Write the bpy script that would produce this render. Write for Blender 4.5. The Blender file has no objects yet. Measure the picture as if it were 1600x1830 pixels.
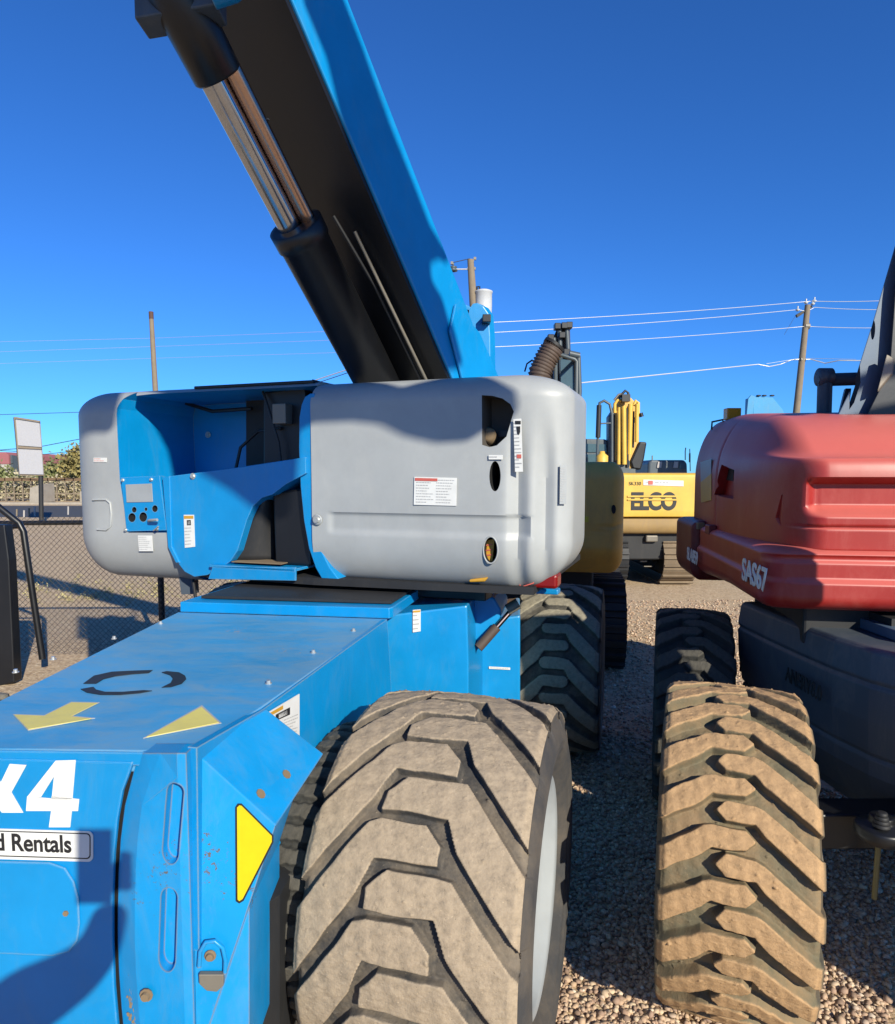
import bpy, bmesh, math, random
import numpy as np
from mathutils import Vector, Matrix, noise as mnoise
random.seed(7); RNG = np.random.default_rng(7)
sc = bpy.context.scene
COL = sc.collection
PI = math.pi

# ------------------------------------------------------------ camera, sky, sun, exposure
F_PX, CX, CY, PITCH, EYE = 1220.0, 800.0, 946.0, math.radians(4.5), 1.66
cam_d = bpy.data.cameras.new("camera"); cam = bpy.data.objects.new("camera", cam_d); COL.objects.link(cam)
cam_d.sensor_fit = 'HORIZONTAL'; cam_d.sensor_width = 36; cam_d.lens = F_PX / 1600 * 36
cam_d.shift_y = (CY - 915) / 1600
cam_d.clip_start = 0.02; cam_d.clip_end = 3000
cam.location = (0, 0, EYE); cam.rotation_euler = (PI / 2 - PITCH, 0, 0)
sc.camera = cam
SUN = Vector((-0.426, 0.793, -0.432)).normalized()          # the way the light travels
SUN_EL = math.asin(-SUN.z); SUN_AZ = math.atan2(-SUN.x, -SUN.y)
w = bpy.data.worlds.new("World"); sc.world = w; w.use_nodes = True
nt = w.node_tree; bg = nt.nodes['Background']
sky = nt.nodes.new('ShaderNodeTexSky'); sky.sky_type = 'NISHITA'; sky.sun_disc = False
sky.sun_elevation = SUN_EL; sky.sun_rotation = SUN_AZ
sky.altitude = 1500; sky.air_density = 1.0; sky.dust_density = 0.3; sky.ozone_density = 4.0
tint = nt.nodes.new('ShaderNodeMix'); tint.data_type = 'RGBA'; tint.blend_type = 'MULTIPLY'; tint.inputs[0].default_value = 1
tint.inputs[7].default_value = (.40, .99, 1.74, 1)            # the deep clear blue of a high, dry sky
nt.links.new(sky.outputs[0], tint.inputs[6]); nt.links.new(tint.outputs[2], bg.inputs[0]); bg.inputs[1].default_value = 0.068
sl = bpy.data.lights.new("sun", 'SUN'); sl.energy = 5.0; sl.angle = math.radians(0.5); sl.color = (1, 0.935, 0.78)
so = bpy.data.objects.new("sun", sl); COL.objects.link(so)
so.rotation_euler = SUN.to_track_quat('-Z', 'Y').to_euler(); so.location = (3, -5, 6)
vs = sc.view_settings
sc.display_settings.display_device = 'sRGB'
vs.view_transform = 'Standard'; vs.look = 'None'; vs.gamma = 1; vs.use_curve_mapping = False; vs.exposure = 0.5

# ------------------------------------------------------------ pixel -> place
C0 = np.array([0, 0, EYE]); FW = np.array([0, math.cos(PITCH), -math.sin(PITCH)]); UP = np.array([0, math.sin(PITCH), math.cos(PITCH)])
def ray(x, y): return FW * F_PX + np.array([1., 0, 0]) * (x - CX) + UP * (CY - y)
def onz(x, y, z): r = ray(x, y); return C0 + r * (z - EYE) / r[2]
def onY(x, y, Y): r = ray(x, y); return C0 + r * Y / r[1]
def onp(x, y, P, n):
    r = ray(x, y); P = np.asarray(P, float); n = np.asarray(n, float)
    return C0 + r * ((P - C0) @ n) / (r @ n)
def unit(v): v = np.asarray(v, float); return v / np.linalg.norm(v)

# ------------------------------------------------------------ materials
MATS = {}; ALB = .62                                         # overall reflectance of paints at this exposure
def base_mat(name):
    m = bpy.data.materials.new(name); m.use_nodes = True
    t = m.node_tree; b = t.nodes['Principled BSDF']; return m, t, b
def N(t, typ, **kw):
    n = t.nodes.new(typ)
    for k, v in kw.items():
        if k in n.inputs.keys(): n.inputs[k].default_value = v
        else: setattr(n, k, v)
    return n
def ramp(t, src, stops, interp='LINEAR'):
    r = t.nodes.new('ShaderNodeValToRGB'); r.color_ramp.interpolation = interp
    e = r.color_ramp.elements
    while len(e) < len(stops): e.new(0.5)
    for i, (p, c) in enumerate(stops):
        e[i].position = p; e[i].color = tuple(c) + (1,) if len(c) == 3 else c
    t.links.new(src, r.inputs[0]); return r.outputs[0]
def mix(t, fac, a, b, mode='MIX'):
    n = t.nodes.new('ShaderNodeMix'); n.data_type = 'RGBA'; n.blend_type = mode
    for s, v in ((0, fac), (6, a), (7, b)):
        if isinstance(v, bpy.types.NodeSocket): t.links.new(v, n.inputs[s])
        elif s == 0: n.inputs[0].default_value = v
        else: n.inputs[s].default_value = tuple(v) + (1,) if len(v) == 3 else v
    return n.outputs[2]
def coords(t): return t.nodes.new('ShaderNodeTexCoord').outputs['Object']
def noise(t, co, scale, detail=5, rough=0.6, dist=0.0, stretch=None):
    if stretch:
        mp = t.nodes.new('ShaderNodeMapping'); mp.inputs['Scale'].default_value = stretch
        t.links.new(co, mp.inputs[0]); co = mp.outputs[0]
    n = N(t, 'ShaderNodeTexNoise', Scale=scale, Detail=detail, Roughness=rough, Distortion=dist)
    t.links.new(co, n.inputs['Vector']); return n.outputs[0]
def bump(t, b, h, strength=0.2, dist=0.01):
    n = N(t, 'ShaderNodeBump', Strength=strength, Distance=dist)
    t.links.new(h, n.inputs['Height']); t.links.new(n.outputs[0], b.inputs['Normal'])
def paint(name, col, rough=0.35, dust=0.15, dustcol=(.42, .36, .28), scratch=0.1, metal=0.0, coat=0.0, big=3.0, thr=.5, chips=None, wave=0.0, edge=None, stretch=(1, 1, .35), toptone=None):
    if name in MATS: return MATS[name]
    col = [c * ALB for c in col]; dustcol = [c * ALB for c in dustcol]
    m, t, b = base_mat(name); co = coords(t)
    n1 = noise(t, co, big, 6, .65); n2 = noise(t, co, 40, 4, .7); n3 = noise(t, co, 9, 8, .8, .6, stretch)
    var = mix(t, ramp(t, n1, [(.3, (0, 0, 0)), (.7, (1, 1, 1))]), [c * .86 for c in col], [min(1, c * 1.1) for c in col])
    d = ramp(t, n3, [(thr, (0, 0, 0)), (thr + .22, (1, 1, 1))])
    dm = N(t, 'ShaderNodeMath', operation='MULTIPLY'); t.links.new(d, dm.inputs[0]); dm.inputs[1].default_value = dust
    c = mix(t, dm.outputs[0], var, dustcol)
    sp = ramp(t, n2, [(.66, (0, 0, 0)), (.74, (1, 1, 1))])
    sm = N(t, 'ShaderNodeMath', operation='MULTIPLY'); t.links.new(sp, sm.inputs[0]); sm.inputs[1].default_value = scratch
    c = mix(t, sm.outputs[0], c, dustcol)
    if chips:
        n4 = noise(t, co, 60, 6, .8); n5 = noise(t, co, 4, 2, .5)
        ml = N(t, 'ShaderNodeMath', operation='MULTIPLY'); t.links.new(n4, ml.inputs[0]); t.links.new(n5, ml.inputs[1])
        cr = ramp(t, ml.outputs[0], [(.41, (0, 0, 0)), (.425, (1, 1, 1))])
        c = mix(t, cr, c, chips)
    if toptone:                                                # second tone on the faces that look up
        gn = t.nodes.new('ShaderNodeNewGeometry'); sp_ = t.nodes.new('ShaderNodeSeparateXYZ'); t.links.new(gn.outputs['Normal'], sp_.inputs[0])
        c = mix(t, ramp(t, sp_.outputs[2], [(.05, (0, 0, 0)), (.85, (1, 1, 1))]), c, mix(t, n3, toptone, [q * .8 for q in toptone]))
    if edge:                                                   # paint knocked off along the edges
        be = t.nodes.new('ShaderNodeBevel'); be.samples = 4; be.inputs['Radius'].default_value = .007
        ge = t.nodes.new('ShaderNodeNewGeometry'); dp = N(t, 'ShaderNodeVectorMath', operation='DOT_PRODUCT')
        t.links.new(be.outputs[0], dp.inputs[0]); t.links.new(ge.outputs['Normal'], dp.inputs[1])
        ne = noise(t, co, 28, 6, .8); s1 = N(t, 'ShaderNodeMath', operation='SUBTRACT'); s1.inputs[0].default_value = 1; t.links.new(dp.outputs['Value'], s1.inputs[1])
        s2 = N(t, 'ShaderNodeMath', operation='MULTIPLY'); t.links.new(s1.outputs[0], s2.inputs[0]); t.links.new(ne, s2.inputs[1])
        c = mix(t, ramp(t, s2.outputs[0], [(.055, (0, 0, 0)), (.075, (1, 1, 1))]), c, edge)
    t.links.new(c, b.inputs['Base Color'])
    rr = N(t, 'ShaderNodeMapRange'); t.links.new(n1, rr.inputs[0]); rr.inputs[3].default_value = rough * .8; rr.inputs[4].default_value = min(1, rough * 1.35)
    t.links.new(rr.outputs[0], b.inputs['Roughness']); b.inputs['Metallic'].default_value = metal
    b.inputs['Coat Weight'].default_value = coat
    if wave:
        bump(t, b, noise(t, co, 5, 2, .4), wave, .02)
    else: bump(t, b, n2, .06, .004)
    MATS[name] = m; return m
BLUE = paint('blue paint', (.001, .34, .80), .34, .20, (.18, .38, .52), .10, big=2.5, thr=.50, edge=(.22, .30, .33))
BLUEDECK = paint('dusty blue deck paint', (.07, .44, .86), .42, .75, (.26, .48, .66), .40, big=3, thr=.42, edge=(.30, .33, .33), stretch=(.5, 1.2, 1), chips=(.28, .27, .28))
BLUECHIP = paint('chipped blue paint', (.001, .37, .86), .38, .22, (.24, .35, .40), .28, big=4, chips=(.10, .095, .085), thr=.48, edge=(.19, .17, .14))
BLACKP = paint('black paint', (.009, .010, .013), .38, .06, (.10, .08, .06), .06)
UNDER = paint('dark grimy steel', (.020, .021, .024), .6, .3, (.07, .06, .05), .15)
GREY = paint('grey moulded plastic', (.51, .53, .53), .42, .3, (.62, .61, .57), .06, big=2.2, wave=.10)
GREYRIM = paint('pale grey rim paint', (.46, .49, .51), .45, .2, (.5, .45, .38), .1)
RED = paint('faded red paint', (.46, .022, .017), .42, .30, (.66, .16, .13), .10, big=1.6, thr=.46, wave=.05, toptone=(.56, .125, .10))
REDD = paint('dark red paint', (.24, .014, .012), .45, .35, (.32, .16, .13), .18, big=3)
SLATE = paint('slate blue paint', (.075, .10, .135), .5, .3, (.28, .27, .25), .15)
SLATEL = paint('light slate paint', (.10, .165, .26), .45, .2, (.30, .28, .24), .15)
YEL = paint('yellow paint', (1.0, .62, .09), .45, .3, (.50, .36, .17), .15)
YELD = paint('dull yellow paint', (.95, .54, .11), .5, .3, (.30, .22, .12), .15)
BLUFAR = paint('far blue paint', (.03, .36, .70), .5, .2)
STEEL = paint('bare dusty steel', (.30, .27, .22), .5, .5, (.35, .28, .2), .3, metal=.3)
CABGREY = paint('cab grey', (.10, .13, .15), .4, .2)
def simple(name, col, rough=.5, metal=0, **kw):
    if name in MATS: return MATS[name]
    if metal < .5: col = [c * ALB for c in col]
    m, t, b = base_mat(name); co = coords(t); n = noise(t, co, 20, 4)
    c = mix(t, n, [x * .85 for x in col], [min(1, x * 1.12) for x in col]); t.links.new(c, b.inputs['Base Color'])
    b.inputs['Roughness'].default_value = rough; b.inputs['Metallic'].default_value = metal
    for k, v in kw.items(): b.inputs[k].default_value = v
    MATS[name] = m; return m
CHROME = simple('chrome', (.42, .44, .50), .14, 1.0)
COPPER = simple('stained chrome', (.50, .34, .27), .24, 1.0)
WHITE = simple('white decal', (1.0, 1.0, .96), .45)
INK = simple('ink black', (.02, .02, .022), .5)
INKG = simple('ink grey', (.60, .60, .60), .6)
DECRED = simple('decal red', (.75, .16, .12), .5)
DECORG = simple('decal orange', (.80, .42, .04), .5)
DECYEL = simple('decal yellow', (.95, .72, .01), .35)
DECYEL2 = paint('faded yellow decal', (1.0, .86, .22), .5, .3, (.45, .45, .35), .2)
VOID = simple('dark interior', (.006, .006, .007), .8)
ZINC = simple('zinc bolt', (.55, .55, .52), .35, .7)
GLASS = simple('cab glass', (.10, .16, .18), .08, 0.0)
AMBER = simple('amber lens', (1.2, .40, .02), .25)
TAIL = simple('red lens', (.30, .01, .01), .25)
HOSE = paint('brown rubber hose', (.10, .065, .05), .65, .3, (.25, .17, .12), .1)
BLACKR = simple('black rubber', (.02, .02, .022), .55)
ALU = simple('white enamel', (.72, .74, .76), .4)
CONC = paint('pale concrete', (.50, .44, .36), .9, .3, (.35, .30, .25), .2)
POLEW = paint('weathered pole wood', (.33, .26, .18), .85, .5, (.20, .15, .10), .3)
WIREM = simple('bright wire', (1.0, 1.0, .98), .4, .3)
WIRED = simple('dark wire', (.05, .06, .07), .6)
FENCEW = simple('galvanised dark wire', (.13, .105, .08), .5, .5)
SIGNW = simple('blank sign sheet', (.60, .60, .63), .6)
SIGNF = simple('rusty sign frame', (.35, .28, .20), .7)
PINK = simple('faded red siding', (.45, .16, .17), .7)
PALEW = simple('pale wall', (.60, .56, .52), .8)
SKIN = simple('skin', (.55, .32, .22), .5)
CLOTH = simple('dark jacket cloth', (.04, .05, .07), .9)
JEANS = simple('denim', (.05, .08, .16), .9)
MUD = paint('dry mud', (.30, .21, .12), .95, .3, (.40, .30, .2), .3)

def tyre_mat(name, top, groove, side):
    m, t, b = base_mat(name); co = coords(t)
    at = t.nodes.new('ShaderNodeAttribute'); at.attribute_name = 'lug'
    at2 = t.nodes.new('ShaderNodeAttribute'); at2.attribute_name = 'wall'
    n = noise(t, co, 6, 6, .7); nf = noise(t, co, 55, 5, .75); ng = noise(t, co, 160, 3, .8)
    topc = mix(t, ramp(t, nf, [(.38, (0, 0, 0)), (.62, (1, 1, 1))]), [c * .84 for c in top], [c * 1.12 for c in top])
    topc = mix(t, ramp(t, ng, [(.66, (0, 0, 0)), (.71, (1, 1, 1))]), topc, [min(.85, c * 1.55) for c in top])
    topc = mix(t, ramp(t, ng, [(.29, (1, 1, 1)), (.33, (0, 0, 0))]), topc, [c * .38 for c in top])
    gr = mix(t, ramp(t, n, [(.42, (0, 0, 0)), (.68, (1, 1, 1))]), groove, [a * .55 + b_ * .33 for a, b_ in zip(top, groove)])
    gr = mix(t, ramp(t, ng, [(.69, (0, 0, 0)), (.73, (1, 1, 1))]), gr, [min(.6, c * 1.1) for c in top])
    ad = N(t, 'ShaderNodeMath', operation='ADD'); t.links.new(at.outputs['Fac'], ad.inputs[0])
    mu = N(t, 'ShaderNodeMath', operation='MULTIPLY_ADD'); t.links.new(nf, mu.inputs[0]); mu.inputs[1].default_value = .34; mu.inputs[2].default_value = -.17
    t.links.new(mu.outputs[0], ad.inputs[1])
    f = ramp(t, ad.outputs[0], [(.80, (0, 0, 0)), (.97, (1, 1, 1))])
    c = mix(t, f, gr, topc)
    sd = mix(t, ramp(t, n, [(.4, (0, 0, 0)), (.7, (1, 1, 1))]), side, [a * .6 + b_ * .22 for a, b_ in zip(side, top)])
    c = mix(t, at2.outputs['Fac'], c, sd)
    t.links.new(c, b.inputs['Base Color']); b.inputs['Roughness'].default_value = .82
    hn = N(t, 'ShaderNodeMath', operation='ADD'); t.links.new(nf, hn.inputs[0]); t.links.new(ng, hn.inputs[1])
    bump(t, b, hn.outputs[0], .45, .004); return m
TY1 = tyre_mat('worn dusty tread', (.305, .237, .162), (.040, .037, .034), (.035, .035, .037))
TY2 = tyre_mat('muddy tan tread', (.36, .222, .108), (.120, .102, .060), (.06, .055, .04))
TY3 = tyre_mat('pale dusty tread', (.24, .215, .16), (.05, .046, .04), (.03, .03, .03))
TY4 = tyre_mat('dark tread', (.06, .055, .045), (.022, .022, .02), (.03, .03, .03))

# ------------------------------------------------------------ mesh helpers
class MB:
    def __init__(s): s.v = []; s.f = []; s.mi = []; s.sm = []; s.mats = []
    def mat(s, m):
        if m not in s.mats: s.mats.append(m)
        return s.mats.index(m)
    def add(s, vs, fs, m, smooth=False):
        o = len(s.v); k = s.mat(m)
        s.v += [tuple(float(c) for c in p) for p in vs]
        for f in fs: s.f.append(tuple(i + o for i in f)); s.mi.append(k); s.sm.append(smooth)
        return s
    def prism(s, pts, ext, m):
        """polygon (3-D points, any winding) swept by the vector ext"""
        p = [np.asarray(q, float) for q in pts]; e = np.asarray(ext, float); n = len(p)
        nn = np.zeros(3)
        for i in range(n): nn += np.cross(p[i], p[(i + 1) % n])
        if nn @ e > 0: p = p[::-1]
        vs = p + [q + e for q in p]
        fs = [tuple(range(n)), tuple(range(2 * n - 1, n - 1, -1))]
        fs += [(i, n + i, n + (i + 1) % n, (i + 1) % n) for i in range(n)]
        # first ring outward is -e side
        return s.add(vs, [f for f in fs], m)
    def box(s, c, h, m, X=(1, 0, 0), Y=(0, 1, 0), Z=(0, 0, 1)):
        c = np.asarray(c, float); X, Y, Z = [np.asarray(a, float) * k for a, k in zip((X, Y, Z), h)]
        vs = [c + X * i + Y * j + Z * k for k in (-1, 1) for j in (-1, 1) for i in (-1, 1)]
        return s.add(vs, [(0, 2, 3, 1), (4, 5, 7, 6), (0, 1, 5, 4), (2, 6, 7, 3), (0, 4, 6, 2), (1, 3, 7, 5)], m)
    def tube(s, path, r, m, n=12, cap=True):
        P = [np.asarray(p, float) for p in path]; R = r if hasattr(r, '__len__') else [r] * len(P)
        vs = []; up = np.array([0, 0, 1.]); prev = None
        for i, p in enumerate(P):
            d = unit((P[min(i + 1, len(P) - 1)] - P[max(i - 1, 0)]))
            if prev is None:
                a = np.cross(d, up)
                if np.linalg.norm(a) < .05: a = np.cross(d, [1, 0, 0])
            else: a = prev - d * (prev @ d)
            a = unit(a); prev = a; b = np.cross(d, a)
            vs += [p + R[i] * (a * math.cos(2 * PI * k / n) + b * math.sin(2 * PI * k / n)) for k in range(n)]
        fs = [(i * n + k, i * n + (k + 1) % n, (i + 1) * n + (k + 1) % n, (i + 1) * n + k) for i in range(len(P) - 1) for k in range(n)]
        s.add(vs, fs, m, True)
        if cap:
            s.add(vs[:n], [tuple(range(n - 1, -1, -1))], m); s.add(vs[-n:], [tuple(range(n))], m)
        return s
    def lathe(s, prof, O, ax, m, n=64, smooth=True):
        """prof: (distance along ax, radius)"""
        O = np.asarray(O, float); ax = unit(ax); a = np.cross(ax, [0, 0, 1.])
        a = unit(a) if np.linalg.norm(a) > .01 else np.array([1., 0, 0]); b = np.cross(ax, a)
        vs = [O + ax * h + r * (a * math.cos(2 * PI * k / n) + b * math.sin(2 * PI * k / n)) for h, r in prof for k in range(n)]
        fs = [(i * n + k, (i + 1) * n + k, (i + 1) * n + (k + 1) % n, i * n + (k + 1) % n) for i in range(len(prof) - 1) for k in range(n)]
        return s.add(vs, fs, m, smooth)
    def quadstrip(s, a, b, m): return s
    def build(s, name, parent=None, bevel=0, seg=2, ws=None):
        me = bpy.data.meshes.new(name)
        off = np.array(parent.matrix_world.translation if False else getattr(parent, 'location', (0, 0, 0)) if parent else (0, 0, 0), float)
        root = parent
        if parent is not None:
            off = np.array(WORLD[parent.name], float)
        vs = np.array(s.v) - off
        me.from_pydata(vs.tolist(), [], s.f)
        for m in s.mats: me.materials.append(m)
        me.polygons.foreach_set('material_index', s.mi); me.polygons.foreach_set('use_smooth', s.sm)
        bm = bmesh.new(); bm.from_mesh(me); bmesh.ops.recalc_face_normals(bm, faces=bm.faces) if not ws else None
        bm.to_mesh(me); bm.free(); me.update()
        o = bpy.data.objects.new(name, me); COL.objects.link(o)
        if parent is not None: o.parent = parent; WORLD[o.name] = tuple(off)
        else: WORLD[o.name] = (0, 0, 0)
        if bevel:
            b = o.modifiers.new('bevel', 'BEVEL'); b.width = bevel; b.segments = seg; b.limit_method = 'ANGLE'; b.angle_limit = math.radians(35)
            b.harden_normals = False
        return o
WORLD = {}
def thing(name, label, cat, loc=(0, 0, 0), group=None):
    o = bpy.data.objects.new(name, None); COL.objects.link(o); o.location = tuple(float(c) for c in loc); o.empty_display_size = .2
    o['label'] = label; o['category'] = cat
    if group: o['group'] = group
    WORLD[o.name] = tuple(float(c) for c in loc); return o
def tag(o, label, cat, group=None):
    o['label'] = label; o['category'] = cat
    if group: o['group'] = group
    return o
def kind(o, k): o['kind'] = k; return o
def rbox(lo, hi, r, fr, m, mid=(6, 6, 6), k=8, disp=None):
    """rounded box: per-side radii r=(x-,x+,y-,y+,z-,z+) in frame fr=(O,a,b,c)"""
    mb = MB(); ax = []
    for i in range(3):
        a, b, r0, r1 = lo[i], hi[i], r[2 * i], r[2 * i + 1]
        c = []
        if r0: c += list(a + r0 * (1 - np.tan(np.linspace(PI / 4, 0, k + 1)))[:-1])
        c += list(np.linspace(a + r0, b - r1, mid[i] + 1))
        if r1: c += list(b - r1 * (1 - np.tan(np.linspace(0, PI / 4, k + 1)))[1:])
        ax.append(np.array(c))
    O, A, B, C = [np.asarray(q, float) for q in fr]
    inner0 = np.array([lo[i] + r[2 * i] for i in range(3)]); inner1 = np.array([hi[i] - r[2 * i + 1] for i in range(3)])
    def mp(P):
        q = np.clip(P, inner0, inner1); d = P - q
        rr = np.where(d < 0, np.array(r[0::2]), np.array(r[1::2])); t = np.where(rr > 0, d / np.where(rr > 0, rr, 1), 0)
        nm = np.linalg.norm(t, axis=-1, keepdims=True); mx = np.abs(t).max(-1, keepdims=True)
        t = np.where(nm > 1e-9, t / np.maximum(nm, 1e-9) * mx, 0)
        Q = q + rr * t
        if disp is not None: Q = disp(Q)
        return O + Q[..., :1] * A + Q[..., 1:2] * B + Q[..., 2:3] * C
    for i in range(3):
        j, l = (i + 1) % 3, (i + 2) % 3
        g1, g2 = np.meshgrid(ax[j], ax[l], indexing='ij'); n1, n2 = g1.shape
        for side, val in ((0, lo[i]), (1, hi[i])):
            P = np.zeros((n1, n2, 3)); P[..., i] = val; P[..., j] = g1; P[..., l] = g2
            W = mp(P).reshape(-1, 3)
            idx = np.arange(n1 * n2).reshape(n1, n2)
            q = np.stack([idx[:-1, :-1], idx[1:, :-1], idx[1:, 1:], idx[:-1, 1:]], -1).reshape(-1, 4)
            if side == 0: q = q[:, ::-1]
            mb.add(W, [tuple(x) for x in q.tolist()], m, True)
    return mb
def weld(o, d=1e-4):
    bm = bmesh.new(); bm.from_mesh(o.data); bmesh.ops.remove_doubles(bm, verts=bm.verts, dist=d)
    bmesh.ops.recalc_face_normals(bm, faces=bm.faces); bm.to_mesh(o.data); bm.free(); return o
def cut(o, cutters):
    """boolean difference, baked into the mesh; the cutters are thrown away"""
    for c in cutters:
        md = o.modifiers.new('cut', 'BOOLEAN'); md.operation = 'DIFFERENCE'; md.object = c; md.solver = 'EXACT'
        try: md.material_mode = 'TRANSFER'
        except Exception: pass
    bpy.context.view_layer.update()
    dg = bpy.context.evaluated_depsgraph_get()
    me = bpy.data.meshes.new_from_object(o.evaluated_get(dg)); o.modifiers.clear(); o.data = me
    for c in cutters: bpy.data.objects.remove(c, do_unlink=True)
    return o
def sharp(o, ang=32):
    m = o.data
    bm = bmesh.new(); bm.from_mesh(m)
    for e in bm.edges:
        if len(e.link_faces) == 2 and e.calc_face_angle(0) > math.radians(ang): e.smooth = False
    bm.to_mesh(m); bm.free(); return o
def text_obj(body, size, O, X, Z, m, name, parent, bold=0.0, depth=.0015, sx=1.0, shear=0.0, spacing=1.0):
    """flat lettering: O lower-left corner, X reading direction, Z up"""
    cu = bpy.data.curves.new('t', 'FONT'); cu.body = body; cu.size = size; cu.offset = bold; cu.extrude = depth; cu.shear = shear; cu.space_character = spacing
    to = bpy.data.objects.new('t', cu); COL.objects.link(to); bpy.context.view_layer.update()
    me = bpy.data.meshes.new_from_object(to.evaluated_get(bpy.context.evaluated_depsgraph_get()))
    bpy.data.objects.remove(to, do_unlink=True); bpy.data.curves.remove(cu)
    X, Z = unit(X), unit(Z); Yn = np.cross(Z, X); off = np.array(WORLD[parent.name]) if parent else np.zeros(3)
    vs = np.array([v.co for v in me.vertices]); W = np.asarray(O) + vs[:, :1] * sx * X + vs[:, 1:2] * Z - vs[:, 2:3] * Yn - off
    for v, p in zip(me.vertices, W): v.co = p
    me.materials.clear(); me.materials.append(m); me.name = name
    o = bpy.data.objects.new(name, me); COL.objects.link(o)
    if parent: o.parent = parent; WORLD[o.name] = WORLD[parent.name]
    return o
def sticker(name, corners, n, rows, parent, head=None, ground=WHITE, cols=1, ink=INKG, seed=1, pic=False):
    """thin label: corners tl,tr,br,bl; rows of small print"""
    rr = random.Random(seed); tl, tr, br, bl = [np.asarray(c, float) for c in corners]; n = unit(n)
    P = lambda u, v: tl * (1 - u) * (1 - v) + tr * u * (1 - v) + br * u * v + bl * (1 - u) * v
    mb = MB(); mb.prism([P(0, 0), P(1, 0), P(1, 1), P(0, 1)], n * .0025, ground)
    e = n * .0035
    def q(u0, v0, u1, v1, m): mb.add([P(u0, v0) + e, P(u0, v1) + e, P(u1, v1) + e, P(u1, v0) + e], [(0, 1, 2, 3)], m)
    v0 = .05
    if head: q(.03, .03, .97 if cols == 1 else .5, .12, head); v0 = .16
    if pic: q(.3, v0, .7, v0 + .16, INK); q(.38, v0 + .03, .62, v0 + .13, ground); v0 += .2
    for c in range(cols):
        u0 = .05 + c * .95 / cols
        for i in range(rows):
            v = v0 + (i + .3) * (.95 - v0) / rows; L = (.86 / cols) * rr.uniform(.55, 1); x = 0
            while x < L:                                       # little words
                wl = rr.uniform(.04, .13) / cols; q(u0 + x, v, u0 + min(x + wl, L), v + (.95 - v0) / rows * .30, ink); x += wl + .025 / cols
    return mb.build(name, parent, ws=True)
def ellipse(c, rx, ry, X, Z, n=28, a0=0, a1=2 * PI):
    return [np.asarray(c) + np.asarray(X) * rx * math.cos(a0 + (a1 - a0) * i / n) + np.asarray(Z) * ry * math.sin(a0 + (a1 - a0) * i / n) for i in range(n)]
def bolt(mb, P, n, r, m=None, h=.006):
    mb.lathe([(0, r * 1.5), (h * .4, r * 1.5), (h * .4, r), (h * 1.6, r * .9), (h * 1.6, 0)], P, n, m or ZINC, 10, False)

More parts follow.
